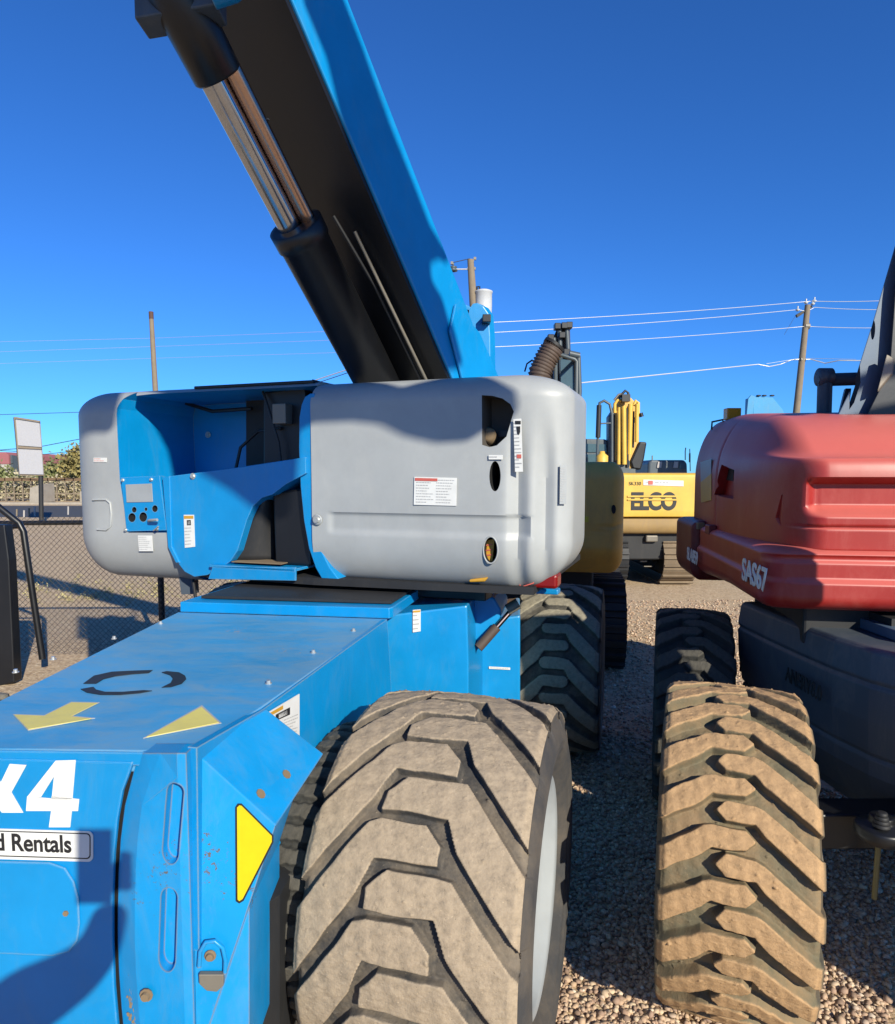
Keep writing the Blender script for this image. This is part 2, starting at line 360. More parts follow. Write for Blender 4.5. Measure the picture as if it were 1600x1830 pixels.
# ------------------------------------------------------------ tyre
def sstep(x): x = np.clip(x, 0, 1); return x * x * (3 - 2 * x)
def make_wheel(parent, C, ang, R, W, m, nl, pat, rimr=.58, rim_m=GREYRIM, nth=900, lugh=.028, phase=0.0, rim=True, round_end=False, hub_out=True, name='wheel'):
    """C centre, ang = heading to the right of +Y; pat dict of tread numbers"""
    C = np.asarray(C, float); a = np.array([math.cos(ang), -math.sin(ang), 0]); f = np.array([math.sin(ang), math.cos(ang), 0]); up = np.array([0, 0, 1.])
    hw = W / 2; Rb = R - lugh
    # profile: (axial, radius, tread coordinate w, weight for the lugs)
    prof = []
    for q in np.linspace(0, 1, 34):                               # side wall, bead to shoulder
        x = -hw * (.86 + .20 * math.sin(q * PI * .8)) - .0025 * max(0, math.sin(q * 42)) * (q > .3) * (q < .7); r = rimr * R + (Rb * .95 - rimr * R) * q
        prof.append((x, r, -1.0, pat.get('side', 1) * (0 if q < .72 else (q - .72) / .28 * .9), 1))
    nw = pat.get('nw', 96)
    for t in np.linspace(-1, 1, nw):
        drop = .028 * abs(t) ** 2.2 + (.02 * sstep((abs(t) - .93) / .07))
        prof.append((t * hw, Rb - drop * R * 2 * pat.get('crown', .8), t, 1, 0))
    for q in np.linspace(1, 0, 34):
        x = hw * (.86 + .20 * math.sin(q * PI * .8)) + .0025 * max(0, math.sin(q * 42)) * (q > .3) * (q < .7); r = rimr * R + (Rb * .95 - rimr * R) * q
        prof.append((x, r, 1.0, pat.get('side', 1) * (0 if q < .72 else (q - .72) / .28 * .9), 1))
    prof = np.array(prof); x, r, wv, wt, wall = prof.T
    th = np.linspace(0, 2 * PI, nth, endpoint=False)
    TH, WV = np.meshgrid(th, wv, indexing='ij')
    pitch = 2 * PI / nl; half = hw
    jitter = .004 * np.sin(TH * 7 + WV * 5) + .003 * np.sin(TH * 23 + WV * 11)
    def dist(side, off):
        if side < 0:
            run = np.maximum(0, (pat['bl'] - WV)) * half; s_in = pat['el'] - WV
        else:
            run = np.maximum(0, (WV - pat['br'])) * half; s_in = WV - pat['er']
        c = -(pat['slope'] if side < 0 else pat.get('sloper', pat['slope'])) * run
        t = ((TH - phase - off) * R - c) / R
        t = (t + pitch / 2) % pitch - pitch / 2
        # half height of the lug grows where it slants
        g = np.clip(run / (.12 * half), 0, 1); hh = (pat['h0'] * (1 - g) + pat['h1'] * g) * pitch / 2
        d = (hh - np.abs(t)) * R
        endd = s_in * half
        if round_end:
            e = np.clip(endd, 0, None); rad = hh * R
            inz = e < rad
            dd = rad - np.sqrt(np.maximum((rad - e), 0) ** 2 + (np.abs(t) * R) ** 2)
            d = np.where(inz, np.where(endd < 0, -1, dd), d)
        else:
            d = np.minimum(d, endd)
            tt = np.abs(t) * R if pat.get('point') else t * R
            d = np.minimum(d, endd - (tt - hh * R * pat.get('tip', .1)) * pat.get('cham', 1.0))
        return d
    D = np.maximum(dist(-1, 0), dist(1, pat.get('stag', pitch / 2)))
    D = D + jitter * .5
    lug = sstep(D / .007 + .3) * wt[None, :]
    RR = r[None, :] + lug * lugh
    # worn, uneven rubber
    nse = np.sin(TH * 31 + WV * 9) * np.sin(TH * 17 - WV * 23) * .0012 + np.sin(TH * 5 + WV * 3) * .0012
    rg = np.random.default_rng(int(R * 1000)); g1 = rg.normal(0, 1, RR.shape)
    def blur(a, k):
        for _ in range(k): a = (a + np.roll(a, 1, 0) + np.roll(a, -1, 0) + np.roll(a, 1, 1) + np.roll(a, -1, 1)) / 5
        return a / a.std()
    clod = blur(g1, 2); clump = blur(rg.normal(0, 1, RR.shape), 14)
    RR = RR + nse * (wall[None, :] < .5) + (clod * .00022 + clump * .00030 + np.clip(clod - 2.1, 0, 2) * .0035) * (wall[None, :] < .5) * (nth > 500)
    XX = np.broadcast_to(x[None, :], RR.shape) + np.where(wall[None, :] > .5, np.sign(x)[None, :] * lug * .014, 0)
    P = C + XX[..., None] * a + RR[..., None] * (-np.cos(TH)[..., None] * f + np.sin(TH)[..., None] * up)
    nn, mm = RR.shape
    idx = np.arange(nn * mm).reshape(nn, mm); nx = np.roll(idx, -1, axis=0)
    q = np.stack([idx[:, :-1], nx[:, :-1], nx[:, 1:], idx[:, 1:]], -1).reshape(-1, 4)
    wh = bpy.data.objects.new(name, None); COL.objects.link(wh)
    off = np.array(WORLD[parent.name]); wh.parent = parent; wh.location = tuple(C - off); WORLD[wh.name] = tuple(C)
    me = bpy.data.meshes.new('tyre'); me.vertices.add(nn * mm); me.vertices.foreach_set('co', (P - C).reshape(-1))
    me.loops.add(q.size); me.loops.foreach_set('vertex_index', q.reshape(-1)); me.polygons.add(len(q))
    me.polygons.foreach_set('loop_start', np.arange(len(q)) * 4); me.polygons.foreach_set('loop_total', np.full(len(q), 4))
    me.polygons.foreach_set('use_smooth', np.ones(len(q), bool)); me.update(calc_edges=True); me.validate()
    A = me.attributes.new('lug', 'FLOAT', 'POINT'); A.data.foreach_set('value', lug.reshape(-1).astype(np.float32))
    A = me.attributes.new('wall', 'FLOAT', 'POINT'); A.data.foreach_set('value', np.broadcast_to(wall[None, :] * (1 - 0 * lug), lug.shape).reshape(-1).astype(np.float32))
    me.materials.append(m); o = bpy.data.objects.new('tyre', me); COL.objects.link(o); o.parent = wh; WORLD[o.name] = tuple(C)
    if rim:
        for sgn in ((1,) if hub_out is True else (1, -1)):
            mb = MB(); e = hw * .86; rr = rimr * R
            mb.lathe([(e + .012, rr + .012), (e + .018, rr), (e + .01, rr - .018), (e - .018, rr - .03), (e - .035, rr - .08), (e - .052, rr - .13), (e - .055, .11), (e - .035, .09), (e - .03, .04), (e - .03, 0)], C, a * sgn, rim_m, 72)
            for i in range(9):
                t = 2 * PI * i / 9; bolt(mb, C + a * sgn * (e - .055) + .14 * (math.cos(t) * f + math.sin(t) * up), a * sgn, .011)
            mb.build('rim', wh, ws=True)
    return wh

# ============================================================ THE BLUE BOOM LIFT
ang_c = math.atan2(265, 1220)
u = np.array([math.sin(ang_c), math.cos(ang_c), 0]); v = np.array([math.cos(ang_c), -math.sin(ang_c), 0]); Z3 = np.array([0, 0, 1.])
ZD = 1.11                                                     # height of the deck
lift = thing('boom_lift', 'blue boom lift with grey covers, a raised blue boom and white 4x4 lettering', 'boom lift', onz(300, 1500, 0))
FL, FR = onz(-170, 1336, ZD), onz(350, 1343, ZD)
fdir = unit(FR - FL); fn = unit(np.cross(fdir, Z3)); fn = fn if fn[1] < 0 else -fn    # front face direction and outward normal
BLr, BRr = onz(318, 1094, ZD), onz(692, 1106, ZD)
mb = MB(); mb.prism([FL, FR, onz(470, 1262, ZD), BRr, BLr], (0, 0, -.045), BLUEDECK)
deck = mb.build('deck_plate', lift, bevel=.004)
# small bolts along the deck edges
for px, py in ((28, 1202), (95, 1179), (204, 1142), (287, 1115), (480, 1222), (560, 1167), (632, 1128)):
    mb = MB(); bolt(mb, onz(px, py, ZD), Z3, .006); mb.build('deck_bolt', deck)
# chassis below the deck: side wall, cross housing
chs = MB()
inn = -fn * .02
chs.prism([FL + inn - Z3 * .045, FR + inn - Z3 * .045 - fdir * .10, onz(470, 1262, ZD) - Z3 * .045 - v * .02, BRr - Z3 * .045 - v * .01, BLr - Z3 * .045 + v * .02], (0, 0, -.72), BLUE)
chassis = chs.build('chassis', lift)
# the rear cross housing seen to the right of the deck
Yh = 2.80
def onH(x, y, Y=Yh): return onY(x, y, Y)
mb = MB(); mb.prism([onH(688, 1100), onH(835, 1082), onH(838, 1180), onH(838, 1330), onH(600, 1330), onH(620, 1105)], (0.15, .9, 0), BLUE)
mb.build('rear_housing', lift, bevel=.008)
mb = MB(); mb.prism([onY(828, 1056, 3.05), onY(862, 1058, 3.05), onY(884, 1070, 3.05), onY(897, 1092, 3.05), onY(893, 1108, 3.05), onY(846, 1172, 3.05), onY(828, 1172, 3.05)], (.06, .35, 0), BLUE)
mb.build('axle_end_plate', lift, bevel=.012, seg=3)
mb = MB(); mb.prism([onY(842, 1110, 3.3), onY(930, 1100, 3.3), onY(930, 1290, 3.3), onY(842, 1290, 3.3)], (.05, .5, 0), BLUE)
ax = mb.build('rear_axle', lift, bevel=.01)
sticker('axle_label', [onY(874, 1191, 3.296), onY(912, 1193, 3.296), onY(912, 1197, 3.296), onY(874, 1195, 3.296)], (0, -1, 0), 1, ax, ink=INKG, seed=2)
mb = MB(); p0, p1 = onY(855, 1158, 3.0), onY(915, 1090, 3.05)
mb.tube([p0, p0 * .45 + p1 * .55], .022, HOSE, 14); mb.tube([p0 * .45 + p1 * .55, p1], .012, COPPER, 12)
mb.tube([p1 - np.array([.02, 0, 0]), p1 + np.array([.03, 0, .03])], .026, STEEL, 12)
mb.build('axle_cylinder', lift)
sticker('warning_sticker', [onH(738, 1090, Yh - .003), onH(752, 1089, Yh - .003), onH(752, 1128, Yh - .003), onH(738, 1130, Yh - .003)], (0, -1, 0), 4, lift, head=DECORG)
# raised ring plate
RZ = ZD + .042
mb = MB(); mb.prism([onz(322, 1094, ZD), onz(696, 1106, ZD), onz(700, 1106, ZD) + u * .02, onz(700, 1100, ZD) + u * 1.15, onz(330, 1090, ZD) + u * 1.15], (0, 0, .042), BLUE)
mb.build('ring_plate', lift, bevel=.004)
# front lip and front door
mb = MB(); lipz = .028
mb.prism([FL + fn * .003, FR + fn * .003 - fdir * .055, FR + fn * .003 - fdir * .055 - Z3 * lipz, FL + fn * .003 - Z3 * lipz], fn * .006, BLUE)
mb.build('front_lip', lift, bevel=.002)
FP = FL                                                       # a point of the front plane
def onF(x, y, d=0.0): return onp(x, y, FP + fn * d, fn)
seam = [(243, 1358), (236, 1378), (224, 1410), (215, 1460), (209, 1520), (206, 1600), (206, 1680), (209, 1760), (216, 1840), (222, 1890)]
mb = MB(); mb.prism([onF(-170, 1347, .0)] + [onF(*q, .0) for q in seam] + [onF(-170, 1890, .0)], fn * .012, BLUE)
mb2 = mb.build('front_door', lift, bevel=.003)
door = mb2
# dark backing that shows as the seams
mb = MB(); mb.prism([onF(-170, 1346, -.014), onF(330, 1352, -.014), onF(330, 1890, -.014), onF(-170, 1890, -.014)], fn * .006, VOID)
mb.build('seam_shadow_gap', lift)
# hatch on the door, lower left
hp = [(-60, 1536), (90, 1540), (118, 1550), (134, 1575), (142, 1605), (144, 1650), (140, 1680), (125, 1700), (95, 1707), (-60, 1700)]
mb = MB(); mb.prism([onF(*q, .0125) for q in hp], fn * .004, BLUE); hatch = mb.build('access_hatch', door, bevel=.003)
mb = MB(); mb.prism([onF(118, 1632, .0165) + fdir * .006 * math.cos(k * PI / 3) + Z3 * .006 * math.sin(k * PI / 3) for k in range(6)], fn * .003, MUD); mb.build('hatch_bolt', hatch)
# 4x4 lettering (what is seen of it) and the rental plate
D1 = .0125
x_ = [(-60, 1365), (-22, 1365), (2, 1398), (18, 1365), (48, 1367), (21, 1416), (42, 1452), (4, 1452), (-12, 1430), (-24, 1450), (-60, 1450), (-32, 1412)]
four_out = [(98, 1359), (136, 1358), (130, 1428), (142, 1428), (140, 1449), (129, 1449), (126, 1478), (88, 1478), (92, 1449), (47, 1449), (49, 1424)]
def plate(pts, m, name, parent, on=onF, d=D1, th=.0015, n=fn):
    b = MB(); b.prism([on(*q, d) for q in pts], n * th, m); return b.build(name, parent, ws=False)
plate(x_, WHITE, 'letter_x', door)
mb = MB()
for quad in ([(100, 1359), (136, 1358), (130, 1428), (93, 1428)], [(93, 1422), (142, 1428), (140, 1449), (91, 1449)], [(92, 1449), (129, 1449), (126, 1478), (88, 1478)]):
    mb.prism([onF(*q, D1) for q in quad], fn * .0015, WHITE)
mb.prism([onF(*q, D1) for q in [(100, 1359), (115, 1359), (74, 1424), (49, 1424)]], fn * .0013, WHITE)
mb.prism([onF(*q, D1) for q in [(49, 1423), (96, 1427), (96, 1449), (47, 1449)]], fn * .0012, WHITE)
mb.build('figure_four', door)
def rrect(x0, y0, x1, y1, r, sk=0.0, n=5):
    out = []
    for cx, cy, a in ((x1 - r, y0 + r, -PI / 2), (x1 - r, y1 - r, 0), (x0 + r, y1 - r, PI / 2), (x0 + r, y0 + r, PI)):
        for i in range(n + 1):
            t = a + PI / 2 * i / n; X = cx + r * math.cos(t); out.append((X, cy + r * math.sin(t) + sk * (X - x0)))
    return out
pl = plate(rrect(-120, 1477, 167, 1531, 9, .03), WHITE, 'rental_plate', door, th=.002)
pl2 = plate(rrect(-117, 1481, 162, 1527, 7, .03), INK, 'plate_border', pl, d=D1 + .002, th=.0006)
plate(rrect(-114, 1483, 160, 1525, 6, .03), WHITE, 'plate_face', pl, d=D1 + .0026, th=.0006)
t0 = onF(-9, 1519, D1 + .0034); t1 = onF(148, 1524, D1 + .0034)
text_obj('d Rentals', .0505, t0, t1 - t0, Z3, INK, 'plate_lettering', pl, bold=.0012, depth=.0004, sx=.84)
# bumper column with the two tie-down slots
def onB(x, y, d): return onp(x, y, FP + fn * d, fn)
rows = [1346, 1390, 1440, 1500, 1560, 1620, 1680, 1740, 1800, 1860, 1900]
def seamx(y): return float(np.interp(y, [q[1] for q in seam], [q[0] for q in seam]))
g = []
for y in rows:
    x0 = seamx(y) + 4; xr = 338 + (y - 1346) * .03
    lft = min(1, max(0, (y - 1346) / 70)); 
    g.append([onB(x0, y, -.01), onB(x0 + 1, y, .004), onB(x0 + 12, y, .012), onB(x0 + 30 * (1 - .3 * lft) + 10, y, .026), onB(xr - 22, y, .040), onB(xr - 5, y, .036), onB(xr, y, .024)])
G = np.array(g); nr, ncc = G.shape[:2]; back = G - fn * .05
vs = list(G.reshape(-1, 3)) + list(back.reshape(-1, 3)); fs = []
for i in range(nr - 1):
    for j in range(ncc - 1):
        a = i * ncc + j; fs.append((a, a + ncc, a + ncc + 1, a + 1)); b_ = a + nr * ncc; fs.append((b_, b_ + 1, b_ + ncc + 1, b_ + ncc))
bd = [j for j in range(ncc)] + [i * ncc + ncc - 1 for i in range(1, nr)] + [(nr - 1) * ncc + j for j in range(ncc - 2, -1, -1)] + [i * ncc for i in range(nr - 2, 0, -1)]
for i in range(len(bd)): a, b_ = bd[i], bd[(i + 1) % len(bd)]; fs.append((a, b_, b_ + nr * ncc, a + nr * ncc))
mb = MB(); mb.add(vs, fs, BLUECHIP); bump_o = mb.build('front_bumper', lift)
def slotpoly(cx, y0, y1, rx, sk):
    o = []
    for i in range(14): t = PI + PI * i / 13; o.append((cx + rx * math.cos(t) + sk, y0 + rx * 1.1 * (1 + math.sin(t))))
    for i in range(14): t = PI * i / 13; o.append((cx + rx * math.cos(t) - sk, y1 - rx * 1.6 * (1 - math.sin(t))))
    return o
cs = []
for cx, y0, y1, rx, sk in ((296, 1413, 1562, 16, 4), (287, 1606, 1760, 16, 2)):
    c = MB(); c.prism([onB(*q, .07) for q in slotpoly(cx, y0, y1, rx, sk)], -fn * .058, BLUECHIP); cs.append(c.build('cutter'))
cut(bump_o, cs)
for cx, y1 in ((290, 1561), (281, 1757)):                     # dirt heaped at the foot of each slot
    c = MB(); c.prism([onB(cx - 15, y1 - 20, .014), onB(cx + 13, y1 - 20, .014), onB(cx + 10, y1 - 6, .016), onB(cx, y1 - 1, .018), onB(cx - 11, y1 - 6, .016)], fn * .009, MUD); c.build('caked_mud', bump_o, bevel=.003)
mb = MB(); rr = random.Random(4)                              # paint knocked off the bumper, dirt in the scars
for k in range(150):
    y = 1560 + 300 * rr.random() ** .7; e_ = rr.random()
    x = (238 + rr.gauss(0, 5))
    s = rr.uniform(.6, 2.6) * (1.4 if y > 1740 else 1); d = np.interp(x, [210, 225, 250, 316, 333], [.004, .012, .022, .0405, .037]) + .0012
    n_ = rr.randint(5, 7); mb.add([onB(x + s * rr.uniform(.5, 1.2) * math.cos(2 * PI * i / n_), y + 1.6 * s * rr.uniform(.5, 1.3) * math.sin(2 * PI * i / n_), d) for i in range(n_)], [tuple(range(n_))], MUD if rr.random() < .6 else STEEL)
mb.build('paint_specks', bump_o, ws=True)
mb = MB(); bolt(mb, onB(262, 1778, .036), fn, .009, MUD); mb.build('bumper_bolt', bump_o)
# axle box: front face right of the crease, sloping gusset plate above it
A = onz(343, 1343, ZD); B = onz(474, 1268, ZD - .004); Y_D = A[1] - .005
D = onY(492, 1478, Y_D + .01); Cc = onY(556, 1368, 1.62)
low = onY(352, 1900, Y_D - .03); lowr = onY(446, 1900, Y_D + .01)
mid = onY(446, 1620, Y_D + .01)
mb = MB()
th = np.array([0, .25, 0.])
mb.add([A, D, mid, lowr, low], [(0, 1, 2, 3, 4)], BLUECHIP)
back = [p + th for p in (A, D, mid, lowr, low)]
mb.add([D, mid, lowr] + [D + th, mid + th, lowr + th], [(0, 3, 4, 1), (1, 4, 5, 2)], BLUECHIP)
axb = mb.build('axle_box', lift, bevel=0)
mb = MB(); nn_ = unit(np.cross(D - A, B - A)); nn_ = nn_ if nn_[2] > 0 else -nn_
Bp = B - nn_ * ((B - A) @ nn_); Cp = Cc - nn_ * ((Cc - A) @ nn_)
mb.prism([A + nn_ * .003, D + nn_ * .003, Cp + nn_ * .003, Bp + nn_ * .003], -nn_ * .012, BLUECHIP)
gus = mb.build('gusset_plate', lift, bevel=.003)
def onG(x, y, d=.0035): return onp(x, y, A + nn_ * d, nn_)
for px, py in ((512, 1384), (466, 1419)):
    mb = MB(); c = onG(px, py, .0036)
    mb.prism([c + .011 * (unit(B - A) * math.cos(k * PI / 4) + unit(np.cross(nn_, B - A)) * math.sin(k * PI / 4)) for k in range(8)], nn_ * .002, MUD); mb.build('weld_plug', gus)
sn = -v * -1
# sticker behind the gusset on the chassis side
SP = onz(475, 1262, ZD); sn = unit(np.cross(BRr - onz(470, 1262, ZD), Z3)); sn = sn if sn[0] > 0 else -sn
def onS(x, y, d=.004): return onp(x, y, SP + sn * d, sn)
mb = MB(); mb.prism([onp(352, 1336, SP + sn * .0, sn), onp(470, 1268, SP, sn), onp(692, 1107, SP, sn), onp(700, 1240, SP, sn), onp(560, 1700, SP, sn), onp(356, 1700, SP, sn)], -sn * .02, BLUE)
side = mb.build('side_wall', lift)
sticker('instruction_sticker', [onS(470, 1278), onS(534, 1240), onS(534, 1330), onS(470, 1340)], sn, 9, side, head=DECORG, cols=2, seed=5, pic=True)
# yellow warning triangle on the axle box
fnb = unit(np.cross(D - A, low - A)); fnb = fnb if fnb[1] < 0 else -fnb
def onX(x, y, d=.002): return onp(x, y, A + fnb * d, fnb)
plate([(421, 1442), (425, 1436), (432, 1436), (489, 1493), (489, 1505), (436, 1609), (428, 1614), (422, 1610)], INK, 'triangle_border', axb, on=onX, d=.001, th=.002, n=fnb)
plate([(424, 1443), (428, 1439), (432, 1440), (486, 1494), (486, 1504), (434, 1606), (428, 1610), (425, 1607)], DECYEL, 'warning_triangle', axb, on=onX, d=.003, th=.0015, n=fnb)
# tie-down ear on the axle box
ear = MB(); ctr = onX(380, 1725, .002)
ear.tube([onX(356, 1728, .01), onX(358, 1700, .012), onX(368, 1684, .013), onX(384, 1682, .013), onX(398, 1694, .012), onX(403, 1716, .011), onX(402, 1740, .008)], .0045, BLUECHIP, 8)
ear.prism([onX(*q, .003) for q in [(358, 1735), (402, 1735), (402, 1755), (390, 1766), (372, 1764), (359, 1752)]], fnb * .012, STEEL)
bolt(ear, onX(376, 1708, .003), fnb, .008, MUD); ear.build('tie_down_ear', axb, bevel=.002)
# recessed axle, dark for both grime and painted-in tyre shadow, and a hydraulic hose
mb = MB(); Yr = Y_D + .30
mb.prism([onY(420, 1400, Yr), onY(490, 1400, Yr), onY(490, 1900, Yr), onY(420, 1900, Yr)], (0.02, .3, 0), UNDER); mb.prism([onY(440, 1640, Yr - .2), onY(500, 1600, Yr - .1), onY(500, 1900, Yr - .1), onY(436, 1900, Yr - .2)], (0.02, .2, 0), UNDER)
mb.tube([onY(455, 1880, Yr - .02), onY(470, 1700, Yr - .03), onY(486, 1660, Yr - .03), onY(530, 1720, Yr - .03)], .010, BLACKR, 8)
for px, py in ((448, 1715), (470, 1690), (480, 1750), (455, 1760), (466, 1765)): mb.box(onY(px, py, Yr - .015), (.022, .02, .014), UNDER)
mb.lathe([(0, .012), (.03, .012), (.03, .006), (.02, .005)], onY(466, 1764, Yr - .03), (0, -1, 0), ZINC, 14)
mb.build('front_axle', lift, bevel=.004)
# deck markings
def onD(x, y, d=.001): return onz(x, y, ZD + d)
def deckplate(pts, m, name, parent=deck, d=.0012): 
    b = MB(); b.prism([onD(*q, d) for q in pts], (0, 0, .0012), m); return b.build(name, parent)
E1 = [(149, 1222), (168, 1208), (200, 1201), (240, 1199), (273, 1198), (266, 1203), (238, 1205), (205, 1209), (185, 1214), (172, 1222)]
E2 = [(289, 1202), (298, 1200), (320, 1202), (331, 1208), (333, 1214), (325, 1222), (306, 1228), (289, 1229), (305, 1221), (309, 1213), (304, 1207)]
E3 = [(144, 1232), (167, 1228), (172, 1233), (188, 1237), (220, 1237), (257, 1234), (272, 1235), (250, 1239), (215, 1242), (180, 1242), (155, 1238)]
for e in (E1, E2, E3): deckplate(e, INK, 'black_arc_mark')
arr = [(26, 1277), (80, 1280), (128, 1256), (174, 1256), (126, 1281), (165, 1284), (52, 1304)]
arr = [(26, 1278), (79, 1280), (128, 1256), (174, 1257), (126, 1281), (163, 1285), (51, 1304)]
a_ = deckplate([(23, 1277), (79, 1279), (127, 1255), (178, 1256), (130, 1280), (170, 1284), (50, 1306)], INKG, 'arrow_outline'); deckplate(arr, DECYEL2, 'direction_arrow', d=.0028)
deckplate([(256, 1320), (361, 1261), (396, 1293)], INKG, 'arrowhead_outline'); deckplate([(262, 1318), (360, 1264), (391, 1292)], DECYEL2, 'direction_arrowhead', d=.0028)

# ---- wheels
P1 = dict(bl=-.32, br=.28, el=.28, er=-.36, slope=1.45, sloper=1.15, h0=.44, h1=.76, cham=1.0, tip=.0, nw=150, crown=.5, side=.25)
WC, WA = np.array([.032, 1.885, .51]), math.radians(16.5)
make_wheel(lift, WC, WA, .51, .525, TY1, 15, P1, rimr=.60, nth=1500, lugh=.024, phase=math.radians(14))
ai = np.array([math.cos(WA), -math.sin(WA), 0])
PI_ = dict(bl=-2, br=2, el=5, er=5, slope=0, h0=.78, h1=.78, nw=20, crown=.3)
make_wheel(lift, WC - ai * .345 - np.array([0, .03, 0]), WA, .405, .10, TY4, 46, PI_, rimr=.60, nth=600, lugh=.014, rim=False, name='inner_tyre')
P3 = dict(bl=-.25, br=.22, el=.34, er=-.38, slope=1.0, h0=.36, h1=.58, nw=70, crown=.5)
make_wheel(lift, (.70, 4.10, .50), math.radians(14.5), .50, .46, TY3, 16, P3, rimr=.6, rim_m=BLUE, nth=700, lugh=.03, phase=.1, round_end=True)
# left hand wheels, hidden from here but part of the machine
cL = np.array([.045, 1.97, .505]) - v * 1.66 - u * .32
make_wheel(lift, cL, ang_c, .50, .46, TY3, 16, P3, nth=260, lugh=.03, round_end=True, hub_out=False)
make_wheel(lift, cL + u * 2.2, ang_c, .50, .46, TY3, 16, P3, nth=260, lugh=.03, rim_m=BLUE, round_end=True, hub_out=False)

# ---- turntable
ta = unit((.943, -.333, 0)); tb = unit((.333, .943, 0)); TQ = np.array([0, 2.75, 0.])
tfr = (TQ, ta, tb, Z3)
def onT(x, y, b=0.0): return onp(x, y, TQ + tb * b, tb)
def TA(x, y=850, b=0.0): return float((onT(x, y, b) - TQ) @ ta)
def TP(a, b, z): return TQ + ta * a + tb * b + Z3 * z
A0, A1 = TA(556), TA(1008, 850, .12)
def dcover(P):
    Q = P.copy(); a, b, z = P[..., 0], P[..., 1], P[..., 2]
    front = np.clip(1 - b / .12, 0, 1)
    zr = 1.505; am = A0 + .07
    inset = sstep((zr - z) / .012) * sstep((z - 1.405) / .03) * sstep((a - am) / .03) * sstep((A1 - .10 - a) / .03)
    Q[..., 1] += inset * .010 * front
    lowm = sstep((z - 1.05) / .05)
    # dents along the tail end
    for a0, w_, dp in ((A1 - .16, .030, .030), (A1 - .06, .030, .034)):
        Q[..., 1] += dp * np.exp(-((a - a0) / w_) ** 2) * sstep((1.95 - z) / .35) * front ** .5
    Q[..., 1] += .004 * np.sin(a * 6 + z * 3) * front
    return Q
cov = weld(rbox((A0, 0, 1.20), (A1 + .04, .62, 2.062), (0, .24, .13, .20, .20, .10), tfr, GREY, mid=(90, 4, 70), k=10, disp=dcover).build('engine_cover', lift, ws=True))
cs = []
def cutT(pts, depth, m=VOID, b0=-.1):
    c = MB(); c.prism([onT(*q, 0) + tb * b0 for q in pts], tb * (depth - b0), m); return c.build('cutter')
oval = lambda cx, cy, rx, ry, n=28: [(cx + rx * math.cos(2 * PI * i / n), cy + ry * math.sin(2 * PI * i / n)) for i in range(n)]
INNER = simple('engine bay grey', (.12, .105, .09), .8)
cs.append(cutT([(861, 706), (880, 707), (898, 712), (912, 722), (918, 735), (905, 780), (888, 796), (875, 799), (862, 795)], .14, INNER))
cs.append(cutT(oval(885, 851, 10, 27), .14)); cs.append(cutT(oval(877, 983, 12, 23), .12))
cut(cov, cs); sharp(cov, 40)
# what shows inside the openings
mb = MB()
mb.lathe([(0, .032), (.05, .03), (.06, .02), (.06, 0)], onT(876, 783, .11), unit((-.2, -1, .25)), MUD, 20)
mb.box(onT(905, 775, .12), (.03, .01, .012), BLACKP, X=ta, Y=tb)
mb.build('engine_filler', cov)
mb = MB(); mb.prism([onT(*q, .03) for q in [(871, 966), (884, 963), (880, 1004), (868, 1004)]], tb * .02, DECORG)
for i in range(3): mb.prism([onT(*q, .027) for q in [(866, 974 + i * 9), (880, 972 + i * 9), (880, 974 + i * 9), (866, 976 + i * 9)]], tb * .002, DECRED)
mb.build('fuel_gauge', cov)
mb = MB()
for i in range(28):
    pass
# raised rims round the openings
mb.tube([onT(*q, -.001) for q in oval(877, 983, 13, 24) + [(890, 983)]], .0035, GREY, 6, False); mb.build('opening_rim', cov)
sticker('data_plate', [onT(741, 852, -.006), onT(817, 854, -.006), onT(816, 904, -.006), onT(740, 902, -.006)], -tb, 9, cov, cols=2, seed=9)
mb = MB(); mb.prism([onT(*q, -.0095) for q in [(742, 854), (782, 855), (782, 860), (742, 859)]], -tb * .001, DECRED); mb.build('danger_band', cov)
s1 = sticker('tall_warning_sticker', [onT(918, 749, -.006), onT(932, 748, -.006), onT(935, 843, -.006), onT(921, 843, -.006)], -tb, 13, cov, ink=INKG, seed=3)
mb = MB(); mb.prism([onT(*q, -.0095) for q in [(923, 762), (930, 762), (930, 772), (928, 777), (925, 776)]], -tb * .001, INK); mb.build('warning_symbol', s1); mb = MB(); mb.prism([onT(*q, -.0095) for q in [(921, 752), (931, 752), (931, 758), (921, 758)]], -tb * .001, INK)
mb.build('warning_print', s1); mb = MB(); mb.prism([onT(*q, -.0095) for q in [(924, 812), (932, 812), (932, 819), (924, 819)]], -tb * .001, DECRED); mb.build('warning_band', s1)
sticker('label_strip', [onT(874, 813, -.006), onT(899, 813, -.006), onT(899, 821, -.006), onT(874, 821, -.006)], -tb, 1, cov, seed=4)
# faded stickers on the tail
for xa, xb in ((997, 1008),):
    sticker('tail_sticker', [TP(TA(xa), .045, 1.70), TP(TA(xb), .060, 1.70), TP(TA(xb), .060, 1.55), TP(TA(xa), .045, 1.55)], -tb + ta * .5, 14, cov, ground=GREYRIM, ink=INKG, seed=6)
mb = MB(); lp = onT(567, 929, -.002); bolt(mb, lp, -tb, .014, ZINC, .009); mb.lathe([(0, .024), (.003, .024), (.003, 0)], lp, -tb, GREYRIM, 24); mb.build('cover_latch', cov)
# orange worn patch and lamps under the tail
mb = MB(); mb.box(TP(A1 - .12, .16, 1.235), (.10, .05, .030), TAIL, X=ta, Y=tb); tl = mb.build('tail_lamp', lift, bevel=.012)
mb = MB(); mb.tube([TP(A1 - .10, .10, 1.27), TP(A1 - .11, .08, 1.23), TP(A1 - .16, .09, 1.21), TP(A1 - .2, .11, 1.24)], .003, DECRED, 6); mb.build('lamp_wire', tl)
